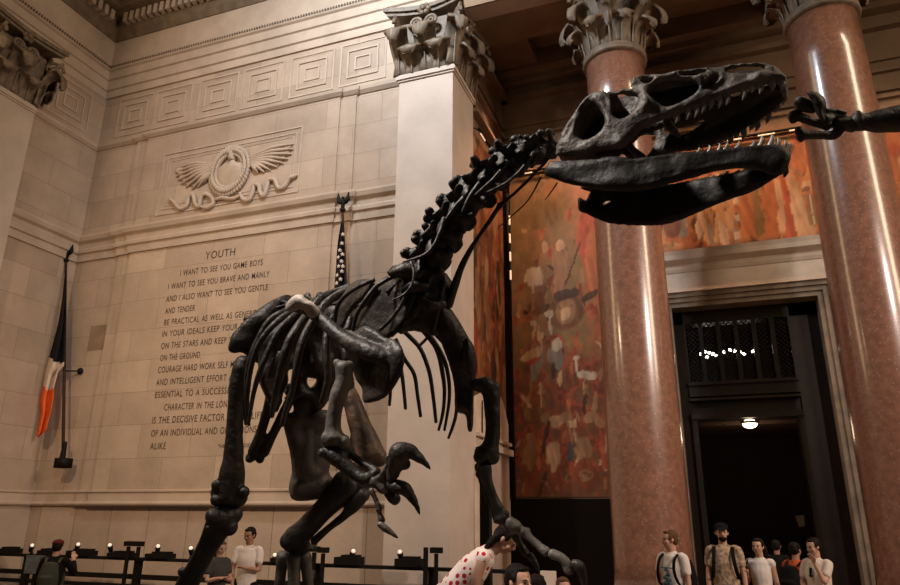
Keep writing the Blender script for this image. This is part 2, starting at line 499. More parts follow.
# crowning cornice with dentils under the ceiling
mb = MB().molding(pathE, [(-.5, 16.2), (.08, 16.2), (.14, 16.3), (.20, 16.42), (.22, 16.55), (.22, 16.95), (.55, 17.05), (.62, 17.2), (1.3, 17.35), (1.3, 17.75), (1.5, 18.1), (-.5, 18.1)])
d0 = MB()
x = XL+0.62
while x < -3.0:
    d0.box(x, x+.13, YW-.05-.42, YW-.05-.20, 16.60, 16.92); x += 0.235
y = YW-0.62
while y > 6.0:
    d0.box(XL+.20, XL+.42, y-.13, y, 16.60, 16.92); y -= 0.235
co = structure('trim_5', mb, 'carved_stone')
dn = put('dentil_row', d0, 'trim_stone', co, shade=False, label='pale square dentils of the cornice')
bd = MB()
x = XL+.22
while x < -5:
    bd.ell((x, YW-.235, 15.18), (.034, .034, .045), nu=6, nv=4); x += .085
y = YW-.3
while y > 8:
    bd.ell((XL+.195, y, 15.18), (.034, .034, .045), nu=6, nv=4); y -= .085
put('bead_moulding', bd, 'carved_stone', bpy.data.objects['trim_4'])
structure('ceiling', MB().box(XL-.6, 14.5, 10.6, YW+4.6, 18.1, 18.5).box(XL-.6, -14.9, 8.6, 10.6, 18.1, 18.5).box(XL-.6, 14.5, -3, YW+4.6, 30, 30.4), 'ceiling_plaster')
mb = MB()
for i in range(7):
    mb.box(XL+1.5+i*1.6, XL+1.9+i*1.6, 10.7, YW-1.4, 17.8, 18.1)
for i in range(6):
    for j in range(1):
        mb.lathe((XL+2.5+i*1.6, 11.5+j*1.4, 17.75), [(.05, 0), (.3, .02), (.42, .12), (.5, .35)], 10)
structure('trim_6', mb, 'carved_stone')

p0_, p1_ = onY(88, 345, YW), onY(112, 326, YW)
put('stained_block', MB().box(p0_[0], p1_[0], YW-.004, YW+.01, 6.15, 6.85), 'stained_stone', bpy.data.objects['wall_back'], shade=False)
# coffered square panels of the upper frieze
def square_panel(mb, cx, cz, w, h, face, axis):
    for k, (a, o) in enumerate(((0, .02), (.14, .0), (.22, .028), (.40, .0), (.44, .025))):
        if o == 0: continue
        ww, hh = w/2-a, h/2-a
        if ww < .12: continue
        t = .045
        for (x0, x1, z0, z1) in ((cx-ww, cx+ww, cz+hh-t, cz+hh), (cx-ww, cx+ww, cz-hh, cz-hh+t), (cx-ww, cx-ww+t, cz-hh+t, cz+hh-t), (cx+ww-t, cx+ww, cz-hh+t, cz+hh-t)):
            if axis == 'x': mb.box(x0, x1, face-o, face+.02, z0, z1)
            else: mb.box(face-.02, face+o, x0, x1, z0, z1)
px_c = [(135, 115), (173, 105), (218, 96), (263, 85), (312, 75), (363, 62)]
for i, (a, b) in enumerate(px_c):
    c = onY(a, b, YW)
    mb = MB(); square_panel(mb, c[0], 13.38, 1.36, 1.30, YW, 'x')
    o = put('frieze_panel', mb, 'trim_stone', bpy.data.objects['wall_back'], shade=False)
for a in (12.55,):
    mb = MB(); square_panel(mb, a, 13.38, 1.36, 1.30, XL, 'y'); put('frieze_panel', mb, 'trim_stone', bpy.data.objects['wall_left'], shade=False)

# recess behind the columns
mb = MB().box(-5.3, -4.98, 14.7, YB+.4, 0, 15.6)
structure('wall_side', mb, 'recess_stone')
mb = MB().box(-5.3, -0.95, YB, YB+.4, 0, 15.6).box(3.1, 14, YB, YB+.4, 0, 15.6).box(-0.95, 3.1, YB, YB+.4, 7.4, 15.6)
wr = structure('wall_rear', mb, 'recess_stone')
mb = MB().box(-5.3, 14, 13.62, 15.3, 14.2, 15.6).box(-5.3, 14, 15.3, YB+.4, 15.3, 15.6)
for x in (-5.0, -1.85, 2.5, 6.8): mb.box(x, x+1.3, 15.3, YB, 14.8, 15.3)
mb.box(-4.98, 14, 17.2, YB, 14.7, 15.3).box(-4.98, 14, 17.5, YB, 14.5, 14.7)
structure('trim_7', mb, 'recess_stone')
mb = MB()
for z, o, h in ((14.0, .22, .16), (13.1, .08, .10), (12.75, .12, .08), (12.2, .10, .08), (11.95, .2, .10)):
    mb.box(-4.98, 14, YB-o, YB, z, z+h); mb.box(-4.98, -4.98+o, 14.8, YB, z, z+h)
mb.box(-4.98, 14, YB-.10, YB, 11.50, 11.95)
structure('trim_8', mb, 'recess_stone')
structure('baseboard_rear', MB().box(-4.98, -1.0, YB-.12, YB, 0, 2.42).box(3.6, 14, YB-.12, YB, 0, 2.42), 'dark_wainscot')
structure('trim_9', MB().box(-4.97, -4.78, YB-.19, YB, 2.42, 11.72), 'dark_wainscot')
mb = MB().prism([(474, 396), (490, 388), (499, 391), (504, 405), (509, 428), (511, 450), (511, 600), (474, 600)], lambda x, y: onX(x, y, -4.97), lambda x, y: onX(x, y, -4.90))
mb.prism([(483, 400), (494, 396), (499, 410), (504, 430), (505.5, 450), (505.5, 600), (483, 600)], lambda x, y: onX(x, y, -4.91), lambda x, y: onX(x, y, -4.85))
mb.box(-4.9, -4.76, 14.9, 17.6, 3.45, 3.60).box(-4.9, -4.80, 14.9, 17.6, 3.70, 3.78)
structure('trim_10', mb, 'door_stone')

# ------------------------------------------------------------------ painted murals
PAL = dict(o=(.46, .15, .05), r=(.26, .06, .022), R=(.42, .075, .03), v=(.24, .15, .055), c=(.62, .38, .20), d=(.055, .024, .014), g=(.26, .23, .18), w=(.66, .52, .38), b=(.06, .08, .085), t=(.36, .19, .09), k=(.18, .07, .03))
def vnoise(x, y, s, seed):
    r = np.random.RandomState(seed); G = r.rand(64, 64)
    u = x*s+seed*1.7; v = y*s+seed*.9
    i = np.floor(u).astype(int); j = np.floor(v).astype(int); a = u-i; b = v-j
    a = a*a*(3-2*a); b = b*b*(3-2*b)
    g = lambda p, q: G[p % 64, q % 64]
    return (g(i, j)*(1-a)+g(i+1, j)*a)*(1-b)+(g(i, j+1)*(1-a)+g(i+1, j+1)*a)*b
def fbm(x, y, s, seed):
    return (vnoise(x, y, s, seed)*.5+vnoise(x, y, s*2.1, seed+1)*.27+vnoise(x, y, s*4.3, seed+2)*.15+vnoise(x, y, s*8.7, seed+3)*.08)
def mural(name, u0, u1, z0, z1, place, blobs, base, seed, parent, res=.035):
    nu, nz = int((u1-u0)/res), int((z1-z0)/res)
    u, z = np.meshgrid(np.linspace(u0, u1, nu+1), np.linspace(z0, z1, nz+1))
    u = u.ravel(); z = z.ravel()
    n1, n2, n3 = fbm(u, z, 1.3, seed), fbm(u, z, 3.2, seed+7), fbm(u, z*.5, 7, seed+20)
    c = base(u, z, n1, n2)
    rr = np.random.RandomState(seed)
    strokes = [('e', u0+rr.rand()*(u1-u0), z0+rr.rand()*(z1-z0), .03+.06*rr.rand(), .06+.22*rr.rand(), rr.uniform(-35, 35), 'oRcktdRovrtk'[rr.randint(12)]) for _ in range(int(14*(u1-u0)*(z1-z0)))]
    strokes = [q for q in strokes if q[2] < 8.2 or z0 > 8 or rr.rand() < .35]
    blobs = strokes+list(blobs)
    for (kind, cx, cz, rx, rz, ang, col) in blobs:
        a = math.radians(ang); du = (u-cx)+(n3-.5)*.12+(n2-.5)*.08; dz = (z-cz)+(n2-.5)*.14+(n3-.5)*.10
        p = (du*math.cos(a)+dz*math.sin(a))/rx; q = (-du*math.sin(a)+dz*math.cos(a))/rz
        if kind == 'e': d = np.sqrt(p*p+q*q)
        elif kind == 'r': d = np.maximum(np.abs(p), np.abs(q))
        elif kind == 'k': d = np.maximum(np.abs(p)/np.clip(.75-.35*q, .2, 2), np.abs(q))      # robe: wider at the hem
        m = np.clip((1.0-d)/.14, 0, 1)[:, None]*.86
        cc = np.array(PAL[col])
        fold = .72+.5*vnoise(u*1.0+dz*.15, z*.18, 14, seed+3)
        lit = .78+.35*np.clip(.5-p*.5, 0, 1)
        c = c*(1-m)+(cc[None, :]*(fold*lit)[:, None])*m
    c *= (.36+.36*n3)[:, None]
    me = bpy.data.meshes.new(name)
    V = [tuple(place(a, b)) for a, b in zip(u, z)]
    Fs = [(j*(nu+1)+i, j*(nu+1)+i+1, (j+1)*(nu+1)+i+1, (j+1)*(nu+1)+i) for j in range(nz) for i in range(nu)]
    me.from_pydata(V, [], Fs)
    at_ = me.color_attributes.new('paint', 'FLOAT_COLOR', 'POINT')
    at_.data.foreach_set('color', np.hstack([c, np.ones((len(c), 1))]).astype('f').ravel())
    me.materials.append(MATS['mural_paint'])
    o = bpy.data.objects.new(name, me); COL.objects.link(o)
    return o
m = bpy.data.materials.new('mural_paint'); m.use_nodes = True
b_ = m.node_tree.nodes['Principled BSDF']; b_.inputs['Roughness'].default_value = .6; b_.inputs['Specular IOR Level'].default_value = .25
a_ = m.node_tree.nodes.new('ShaderNodeVertexColor'); a_.layer_name = 'paint'
m.node_tree.links.new(a_.outputs['Color'], b_.inputs['Base Color']); MATS['mural_paint'] = m
P_ = lambda k: np.array(PAL[k])[None, :]
def mixc(a, b, t): t = np.clip(t, 0, 1)[:, None]; return a*(1-t)+b*t
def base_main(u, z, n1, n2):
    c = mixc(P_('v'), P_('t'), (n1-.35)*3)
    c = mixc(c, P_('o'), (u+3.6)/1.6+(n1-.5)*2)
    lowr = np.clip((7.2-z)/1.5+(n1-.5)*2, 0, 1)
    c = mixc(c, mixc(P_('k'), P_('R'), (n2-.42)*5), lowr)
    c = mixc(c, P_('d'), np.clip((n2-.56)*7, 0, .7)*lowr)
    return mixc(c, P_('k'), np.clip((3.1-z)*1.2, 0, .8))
def figpx(L, Y=YB):
    """blob list given on the photograph, turned into metres on the wall plane"""
    o = []
    for (k, x, y, rx, ry, a, c) in L:
        p = onY(x, y, Y); q = onY(x+1, y, Y); r = onY(x, y-1, Y)
        o.append((k, p[0], p[2], rx*abs(q[0]-p[0]), ry*abs(r[2]-p[2]), a, c))
    return o
figs = figpx([('e', 590, 240, 14, 34, 0, 'R'), ('e', 596, 265, 12, 40, 0, 'o'), ('e', 540, 215, 22, 16, 0, 'v'),
    # standing figures, upper group
    ('r', 537, 280, 6, 14, 4, 'w'), ('e', 537, 263, 3.2, 4.5, 0, 'k'), ('r', 540, 300, 6, 16, 0, 'k'), ('e', 529, 278, 4, 9, 10, 'w'),
    ('r', 562, 268, 10, 18, -3, 't'), ('e', 560, 246, 5, 6, 0, 'c'), ('r', 562, 295, 9, 16, 0, 't'), ('r', 574, 262, 1, 26, -22, 'd'),
    # maned animal with dark headdress
    ('e', 566, 312, 19, 19, 0, 'k'), ('e', 566, 312, 11, 13, 0, 't'), ('e', 566, 314, 5, 7, 0, 'c'), ('e', 566, 295, 14, 6, 0, 'd'), ('e', 590, 296, 9, 4, 25, 'd'), ('e', 560, 307, 1.3, 1.3, 0, 'd'), ('e', 571, 307, 1.3, 1.3, 0, 'd'),
    # long necked birds
    ('e', 537, 365, 6, 20, -18, 'g'), ('e', 532, 355, 13, 6, 25, 'c'), ('e', 533, 362, 10, 3, 25, 'R'), ('e', 540, 338, 1.8, 14, 10, 'c'), ('e', 533, 325, 4, 4, 0, 'w'), ('e', 534, 333, 1.6, 8, -12, 'c'), ('e', 549, 315, 5, 4.5, 0, 'w'), ('e', 551, 326, 1.8, 10, 0, 'w'),
    ('e', 556, 358, 8, 14, 12, 'g'), ('e', 557, 345, 6, 7, -30, 'w'), ('e', 561, 338, 8, 2, -38, 'R'), ('e', 553, 372, 3, 9, 0, 'd'), ('e', 561, 378, 3, 8, -8, 'c'), ('r', 541, 395, .8, 14, 0, 'c'),
    ('e', 587, 375, 11, 5, -14, 'w'), ('e', 577, 366, 1.6, 8, 0, 'w'), ('e', 577, 357, 3, 2.5, 0, 'w'), ('r', 584, 387, .7, 8, 0, 'c'),
    # lower figures carrying bundles
    ('e', 546, 419, 7, 6, 8, 't'), ('e', 556, 421, 8, 6, -8, 'c'), ('e', 566, 418, 7, 6, 8, 't'), ('e', 571, 424, 5, 4, 0, 'c'), ('e', 592, 418, 8, 6, 0, 't'), ('e', 600, 422, 7, 6, 0, 't'), ('r', 546, 437, 2, 18, -12, 'd'), ('r', 571, 436, 1.5, 16, 10, 't'), ('e', 531, 437, 4.5, 6, 0, 't'), ('e', 531, 455, 7, 16, 0, 't'), ('e', 527, 480, 4, 18, 0, 'r'), ('e', 536, 480, 4, 18, 0, 'r'),
    ('e', 556, 433, 5, 6, 0, 'k'), ('e', 554, 456, 8, 16, 0, 'c'), ('e', 550, 480, 4, 18, 0, 'r'), ('e', 560, 480, 4, 18, 0, 'r'),
    ('e', 584, 433, 5, 6, 0, 'k'), ('e', 584, 449, 9, 14, 0, 't'), ('r', 571, 451, 3, 10, 0, 'b'), ('r', 603, 450, 3, 20, 0, 'R'),
    ('e', 586, 477, 14, 20, 0, 'k'), ('e', 586, 475, 12.5, 18, 0, 'r'), ('e', 586, 475, 7.2, 7.2, 0, 't'), ('e', 586, 475, 5.5, 5.5, 0, 'k'), ('e', 586, 475, 1.6, 4.2, 25, 't'), ('e', 585, 474, 3.6, 1.3, 25, 't'), ('e', 587, 479, 3, 1.2, -30, 't')])
L_MURAL = 'tall rust and orange painted mural with birds and standing figures beside the left column'
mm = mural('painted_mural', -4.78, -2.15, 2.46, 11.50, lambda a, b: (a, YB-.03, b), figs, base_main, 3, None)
tag(mm, L_MURAL, 'mural')
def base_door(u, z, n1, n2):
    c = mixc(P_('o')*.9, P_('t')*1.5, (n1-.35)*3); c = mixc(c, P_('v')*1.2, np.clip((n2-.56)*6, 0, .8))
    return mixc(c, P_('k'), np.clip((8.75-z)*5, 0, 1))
figs2 = figpx([('e', 680, 238, 16, 5, -4, 'o'), ('r', 683, 222, 4, 16, 0, 'g'), ('e', 672, 225, 10, 14, 0, 'k')]
    + [('e', 700+6*i, 225+((i*7) % 5)*3, 4, 16, (-8, 6, 12)[i % 3], ('w', 'c', 'g', 'c')[i % 4]) for i in range(7)]
    + [('r', 737, 200+9*k, 3.4, 3.6, 0, 'wo'[k % 2]) for k in range(5)]
    + [('k', 748, 205, 10, 36, 0, 'o'), ('k', 757, 205, 6, 32, 0, 'v'), ('k', 772, 200, 12, 40, 0, 'o'), ('k', 781, 205, 6, 30, 0, 'c'), ('k', 797, 205, 11, 38, 6, 'c'), ('k', 787, 205, 5, 36, 0, 'R'), ('r', 812, 210, 5, 16, 0, 'v'), ('r', 812, 210, 1, 16, 0, 'w'), ('e', 808, 186, 7, 7, 0, 'c'), ('e', 806, 190, 4, 3, 0, 'k'),
       ('e', 800, 160, 10, 14, 0, 'o'), ('e', 770, 160, 8, 16, 0, 'R'), ('k', 720, 190, 10, 20, 0, 'c'), ('k', 690, 190, 10, 20, 0, 'R'),
       ('k', 893, 165, 10, 30, 0, 'o'), ('k', 905, 175, 8, 30, 0, 'c'), ('e', 888, 190, 6, 8, 0, 'v'), ('e', 894, 150, 8, 9, 0, 'R')])
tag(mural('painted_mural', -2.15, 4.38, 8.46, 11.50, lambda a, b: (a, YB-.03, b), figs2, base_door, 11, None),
    'orange painted mural of robed figures running above the tall doorway', 'mural')
tag(mural('painted_mural', 4.38, 9.0, 2.46, 11.50, lambda a, b: (a, YB-.03, b), figs2[-4:], base_main, 17, None, .06),
    'orange mural edge showing right of the right-hand column', 'mural')
def base_side(u, z, n1, n2):
    c = mixc(P_('k'), P_('o'), (n1-.40)*4); c = mixc(c, P_('c'), np.clip((n2-.60)*6, 0, .6)); c = mixc(c, P_('d'), np.clip((.42-n2)*6, 0, .8))
    return c
rs = np.random.RandomState(5)
sb = [('e', 15+rs.rand()*2.7, 4.8+rs.rand()*6.5, .12+.15*rs.rand(), .4+.5*rs.rand(), rs.uniform(-15, 15), 'oRcktdRo'[rs.randint(8)]) for _ in range(34)]
tag(mural('painted_mural', 14.8, 17.64, 2.6, 11.50, lambda a, b: (-4.95, a, b), sb, base_side, 23, None),
    'narrow mural on the side wall between pale pilaster and dark corner strip', 'mural')
# row of little lamps along the top edge of each mural
x = -4.6; 
def trough(x0, x1, y0, y1, z, label):
    root = thing('picture_light', ((x0+x1)/2, (y0+y1)/2, z), label, 'light', 'picture lights along the murals')
    L = math.hypot(x1-x0, y1-y0); n = int(L/.74)
    ux, uy = (x1-x0)/L, (y1-y0)/L
    tm = MB().tube([(x0, y0, z), (x1, y1, z)], [.035, .035], 6)
    for i in range(int(L/1.3)+1):
        a = min(L, i*1.3+.1); bx, by = x0+ux*a, y0+uy*a
        e = (bx, by+.22, z+.12) if uy == 0 else (bx-.17, by, z+.12)
        tm.tube([(bx, by, z), e], [.015, .015], 5)
    put('trough', tm, 'black_metal', root)
    for i in range(n):
        a = (i+.2)*L/n; b = a+.38
        put('tube_lamp', MB().tube([(x0+ux*a, y0+uy*a, z-.045), (x0+ux*b, y0+uy*b, z-.045)], [.018, .018], 6), 'trough_lamp', root)
trough(-4.6, -2.2, YB-.2, YB-.2, 11.50, 'row of small picture lights above the tall mural by the left column')
trough(-1.9, 8.5, YB-.2, YB-.2, 11.50, 'row of small picture lights above the mural over the doorway')
trough(-4.80, -4.80, 14.95, 17.5, 11.50, 'row of small picture lights above the narrow side wall mural')
for (a, b, c, d, pw) in ((-3.4, 16.6, 2.4, .35, 75), (1.2, 16.4, 6.0, .35, 170), (6.5, 16.6, 3.4, .3, 60)):
    l = area('mural_light', (a, b, 12.6), (a, YB, 8.0), c, d, pw*.8, (1.0, .50, .27), 100)
l = area('mural_light', (-3.6, 16.0, 12.6), (-4.95, 16.2, 8.0), .3, 2.2, 35, (1.0, .50, .27), 100)
vl = thing('picture_light', (-4.76, YB-.22, 7.6), 'short vertical strip of small lights on the dark corner strip left of the tall mural', 'light')
put('trough', MB().box(-4.84, -4.77, YB-.23, YB-.15, 8.1, 10.9), 'black_metal', vl)
for k in range(4):
    put('tube_lamp', MB().tube([(-4.74, YB-.24, 8.25+k*.55), (-4.74, YB-.24, 8.5+k*.55)], [.025, .025], 6), 'trough_lamp', vl)

# ------------------------------------------------------------------ doorway
DX0, DX1, DZ = -0.59, 2.74, 7.05
def frame(mb, x0, x1, z1, w, y0, y1, mi=0):
    mb.box(x0-w, x0, y0, y1, 0, z1+w, mi).box(x1, x1+w, y0, y1, 0, z1+w, mi).box(x0, x1, y0, y1, z1, z1+w, mi)
ds = thing('door_surround', (1.07, YB, 0), 'tall pale stone doorway surround with stepped mouldings between the two red columns', 'door frame')
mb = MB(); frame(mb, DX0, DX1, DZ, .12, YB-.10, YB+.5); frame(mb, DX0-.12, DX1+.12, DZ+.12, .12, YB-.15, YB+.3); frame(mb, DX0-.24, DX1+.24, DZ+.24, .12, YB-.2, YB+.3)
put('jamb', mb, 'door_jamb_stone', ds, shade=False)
put('frieze', MB().box(-1.05, 3.2, YB-.18, YB+.2, 7.44, 7.98), 'door_stone', ds, shade=False)
mb = MB().box(-1.05, 3.2, YB-.26, YB, 7.41, 7.50).molding([((-1.1, YB), (-1, -1)), ((3.25, YB), (1, -1))], [(0, 7.94), (.2, 7.94), (.24, 8.02), (.26, 8.12), (.42, 8.22), (.44, 8.34), (.48, 8.44), (0, 8.46)])
mb.box(-1.6, -1.1, YB-.35, YB, 8.28, 8.46).box(3.25, 9, YB-.35, YB, 8.28, 8.46)
put('cornice', mb, 'door_stone', ds, shade=False)
d1 = thing('bronze_doorway', (1.07, 18.35, 0), 'dark bronze screen with latticed transom filling the tall doorway', 'door')
mb = MB()
mb.box(DX0, -.37, 18.2, 18.7, 0, DZ).box(2.12, DX1, 18.2, 18.7, 0, DZ).box(DX0, DX1, 18.2, 18.6, 6.72, DZ)
mb.box(-.37, 2.12, 18.15, 18.7, 4.85, 5.12).box(-.37, 2.12, 18.05, 18.7, 4.28, 4.42).box(-.37, 2.12, 18.25, 18.7, 4.42, 4.85).box(-.37, 2.12, 18.1, 18.6, 4.74, 4.8)
mb.box(-.37, 2.12, 18.1, 18.6, 5.12, 5.2)
mb.box(-.37, -.25, 18.1, 18.7, 0, 4.28).box(2.0, 2.12, 18.1, 18.7, 0, 4.28)
put('frame', mb, 'bronze', d1, shade=False)
gw = (2.12+.37)/6
for i in range(6):
    mb = MB(); x0 = -.37+i*gw+.05; x1 = x0+gw-.10
    mb.box(x0-.05, x0, 18.2, 18.35, 5.2, 6.72).box(x1, x1+.05, 18.2, 18.35, 5.2, 6.72)
    w = x1-x0; s = .115
    for sg in (1, -1):
        k = -w
        while k < 1.52:
            # diagonal bars clipped to the panel
            za, zb = k, k+w
            ta = max(0, (0-za)/w); tb = min(1, (1.52-za)/w)
            if tb > ta:
                p = [(x0+w*ta, za+w*ta), (x0+w*tb, za+w*tb)]
                if sg < 0: p = [(x0+x1-a, b) for a, b in p]
                mb.tube([(p[0][0], 18.28, 5.2+p[0][1]), (p[1][0], 18.28, 5.2+p[1][1])], [.012, .012], 5, 2, cap=False)
            k += s
    put('lattice_panel', mb, 'bronze', d1, shade=False)
structure('wall_vestibule', MB().box(-3, -.6, 19.0, 26, 0, 7.6).box(2.75, 5, 19.0, 26, 0, 7.6).box(-.6, 2.75, 25.6, 26, 0, 7.6)
          .box(-.6, 2.75, 18.75, 21.6, 4.2, 4.45).box(2.3, 2.75, 18.75, 21.5, 0, 4.2).box(-.6, -.4, 18.75, 21.5, 0, 4.2).box(-3, 5, 18.7, 26, 7.5, 7.7), 'vestibule_wall')
dl = thing('dome_lamp', (.96, 19.1, 4.19), 'small lit dome ceiling lamp glowing inside the dark doorway', 'lamp')
p = onZ_ = CC+ray(750, 425)*((4.12-CAMH)/ray(750, 425)[2]); lx, ly = float(p[0]), float(p[1])
dl.location = (lx, ly, 4.2); ROOTS[dl.name] = np.array((lx, ly, 4.2))
put('lamp_base', MB().lathe((lx, ly, 4.15), [(.16, 0), (.22, .02), (.22, .05)], 24), 'bronze', dl)
put('lamp_shade', MB().ell((lx, ly, 4.15), (.17, .17, .11)), 'lamp_glass', dl)
ll = bpy.data.lights.new('dome_lamp_light', 'POINT'); ll.energy = 12; ll.color = (1, .72, .45); ll.shadow_soft_size = .15
lo = bpy.data.objects.new('dome_lamp_light', ll); COL.objects.link(lo); lo.location = (lx, ly, 3.9)
ch = thing('chandelier', (.6, 20.2, 7.5), 'chandelier of small bright bulbs glowing behind the door lattice', 'chandelier')
cb = MB(); cpts = [(701, 354), (705, 352), (709, 353), (713, 354), (716, 356), (707, 357), (724, 352), (730, 350), (735, 351), (740, 352), (744, 354), (753, 351), (757, 354)]
cz = []
for i, (a, b) in enumerate(cpts):
    q = onY(a, b, 20.2+.25*math.sin(i*2.1)); cz.append(q)
    put('bulb', MB().ell(q, .045, nu=8, nv=6), 'bulb', ch)
cm = np.mean(cz, axis=0)
mb = MB().tube([(cm[0], 20.2, 7.5), (cm[0], 20.2, cm[2]-.1)], [.02, .02], 6)
for q in cz: mb.tube([(cm[0], 20.2, cm[2]-.1), ((cm[0]+q[0])/2, (20.2+q[1])/2, cm[2]-.15), (q[0], q[1], q[2]-.04)], [.012]*3, 5, 3)
put('arm', mb, 'bronze', ch)
nb = MB().prism([(795, 516), (804, 515), (805, 526), (799, 527)], lambda x, y: onY(x, y, 21.3), lambda x, y: onY(x, y, 21.33))
tag(put('wall_notice', nb, 'paper', loc=onY(800, 522, 21.3), shade=False), 'pale paper notice posted in the dark passage above the orange shirt', 'sign')

# ------------------------------------------------------------------ columns and pilasters
def acanthus(mb, base, out, up_h, width, curl, mi=0):
    """leaf rising from base along Z and curling over outwards"""
    base = np.array(base, float); out = nrm(np.array([out[0], out[1], 0.])); side = np.array([-out[1], out[0], 0.])
    rows = []
    prof = [(0.00, 0.0, .62), (.02, .25, .66), (.06, .50, .78), (.20, .72, 1.0), (.44, .90, 1.12), (.74, .97, 1.08), (.96, .88, .85), (1.02, .72, .55), (.96, .60, .22)]
    nu = 9; V = []; Fs = []
    for k, (o, z, w) in enumerate(prof):
        for i in range(nu):
            s = -1+2*i/(nu-1)
            lobe = 1+.16*math.cos(k*2.6)*(abs(s) > .6)
            bul = (.16*(1-s*s)*min(1, .3+k*.12)-.05*abs(math.sin(s*math.pi*2.5)))*curl
            V.append(base+side*(s*width*.5*w*lobe)+out*(o*curl+bul+.02)+np.array([0, 0, z*up_h]))
    m = len(V)
    V = V+[v-out*.05+np.array([0, 0, -.03]) for v in V]
    nr = len(prof)
    for k in range(nr-1):
        for i in range(nu-1):
            a = k*nu+i; Fs.append((a, a+1, a+nu+1, a+nu)); Fs.append((m+a, m+a+nu, m+a+nu+1, m+a+1))
    edge = [i for i in range(nu)]+[k*nu+nu-1 for k in range(1, nr)]+[(nr-1)*nu+i for i in range(nu-2, -1, -1)]+[k*nu for k in range(nr-2, 0, -1)]
    for a, b in zip(edge, edge[1:]+edge[:1]): Fs.append((a, b, m+b, m+a))
    mb.add(V, Fs, mi)
    mb.tube([base+out*.05, base+out*(.10+.1*curl)+np.array([0, 0, up_h*.7])], [.03, .02], 5, 2)
def volute(mb, c, d, r):
    """small spiral scroll facing direction d, turning outward"""
    d = nrm(np.array([d[0], d[1], 0.])); P = []
    for k in range(22):
        a = k/21*3.6*math.pi; rr = r*(1-k/24)
        P.append(np.array(c)+d*(rr*math.cos(a)*1.0)+np.array([0, 0, rr*math.sin(a)]))
    mb.tube(P, [.05*(1-k/40) for k in range(22)], 6, 1)
def rosette(mb, c, out):
    out = nrm(np.array([out[0], out[1], 0.])); side = np.array([-out[1], out[0], 0.])
    for k in range(6):
        a = k*math.pi/3; mb.ell(np.array(c)+side*.11*math.cos(a)+np.array([0, 0, .11*math.sin(a)]), (.075, .075, .075), nu=8, nv=5)
    mb.ell(np.array(c)+out*.06, .07, nu=8, nv=5)
def abacus(mb, cx, cy, hw, z0, z1, hd=None):
    hd = hd or hw
    P = []
    for (ax, ay, bx, by) in ((-1, -1, 1, -1), (1, -1, 1, 1), (1, 1, -1, 1), (-1, 1, -1, -1)):
        for k in range(9):
            t = k/8; x = ax+(bx-ax)*t; y = ay+(by-ay)*t; dip = .20*math.sin(math.pi*t)
            if ay == by: y -= ay*dip
            else: x -= ax*dip
            P.append((x, y))
    for (s, a, b) in ((.93, z0, z0+(z1-z0)*.35), (1.0, z0+(z1-z0)*.45, z1)):
        mb.prism(P, lambda x, y, s=s, a=a: (cx+x*hw*s, cy+y*hd*s, a), lambda x, y, s=s, b=b: (cx+x*hw*s, cy+y*hd*s, b))
ZC0, ZC1 = 12.3, 14.19
def column(x, y, r, label):
    root = thing('column', (x, y, 0), label, 'column', None)
    sh = MB().lathe((x, y, 0), [(r*1.03, .75), (r*1.0, 1.2)]+[(r*(1-.09*(k/10)**1.7), 1.2+k*1.1) for k in range(1, 11)], 64)
    put('shaft', sh, 'granite', root)
    put('base', MB().lathe((x, y, 0), [(r*1.42, .0), (r*1.42, .22), (r*1.40, .25), (r*1.44, .34), (r*1.40, .44), (r*1.2, .48), (r*1.16, .55), (r*1.22, .60), (r*1.25, .66), (r*1.2, .72), (r*1.05, .76)], 48), 'door_stone', root)
    rt = r*.91
    cap = MB().lathe((x, y, 0), [(rt*.99, 12.12), (rt*1.10, 12.14), (rt*1.12, 12.19), (rt*1.07, 12.23), (rt*1.10, 12.26), (rt*1.10, 12.31), (rt*.96, 12.34), (rt*.95, 13.2), (rt*1.1, 13.7), (rt*1.25, 13.82)], 48)
    abacus(cap, x, y, 1.12, 13.96, ZC1)
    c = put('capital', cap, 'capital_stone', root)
    for tier, (n, z, h, w, curl, ph) in enumerate(((8, 12.34, .62, .44, .42, 0), (8, 12.36, 1.12, .44, .55, .5))):
        for k in range(n):
            a = 2*math.pi*(k+ph)/n+math.pi/8
            m_ = MB(); acanthus(m_, (x+rt*.95*math.cos(a), y+rt*.95*math.sin(a), z), (math.cos(a), math.sin(a)), h, w, curl); put('leaf', m_, 'capital_stone', c)
    for k in range(4):
        a = math.pi/4+k*math.pi/2; d = (math.cos(a), math.sin(a)); m_ = MB()
        volute(m_, (x+d[0]*.98, y+d[1]*.98, 13.55), d, .24)
        m_.tube([(x+d[0]*.6, y+d[1]*.6, 12.9), (x+d[0]*.75, y+d[1]*.75, 13.4), (x+d[0]*1.1, y+d[1]*1.1, 13.78)], [.06, .06, .05], 6)
        put('volute', m_, 'capital_stone', c)
    for k in range(4):
        a = k*math.pi/2; m_ = MB(); rosette(m_, (x+.80*math.cos(a), y+.80*math.sin(a), 13.95), (math.cos(a), math.sin(a))); put('rosette', m_, 'capital_stone', c)
column(-1.23, 14.40, .73, 'left of the two polished red granite columns, behind the dinosaur jaws')
column(3.16, 14.42, .745, 'right-hand polished red granite column behind the raised skeletal hand')

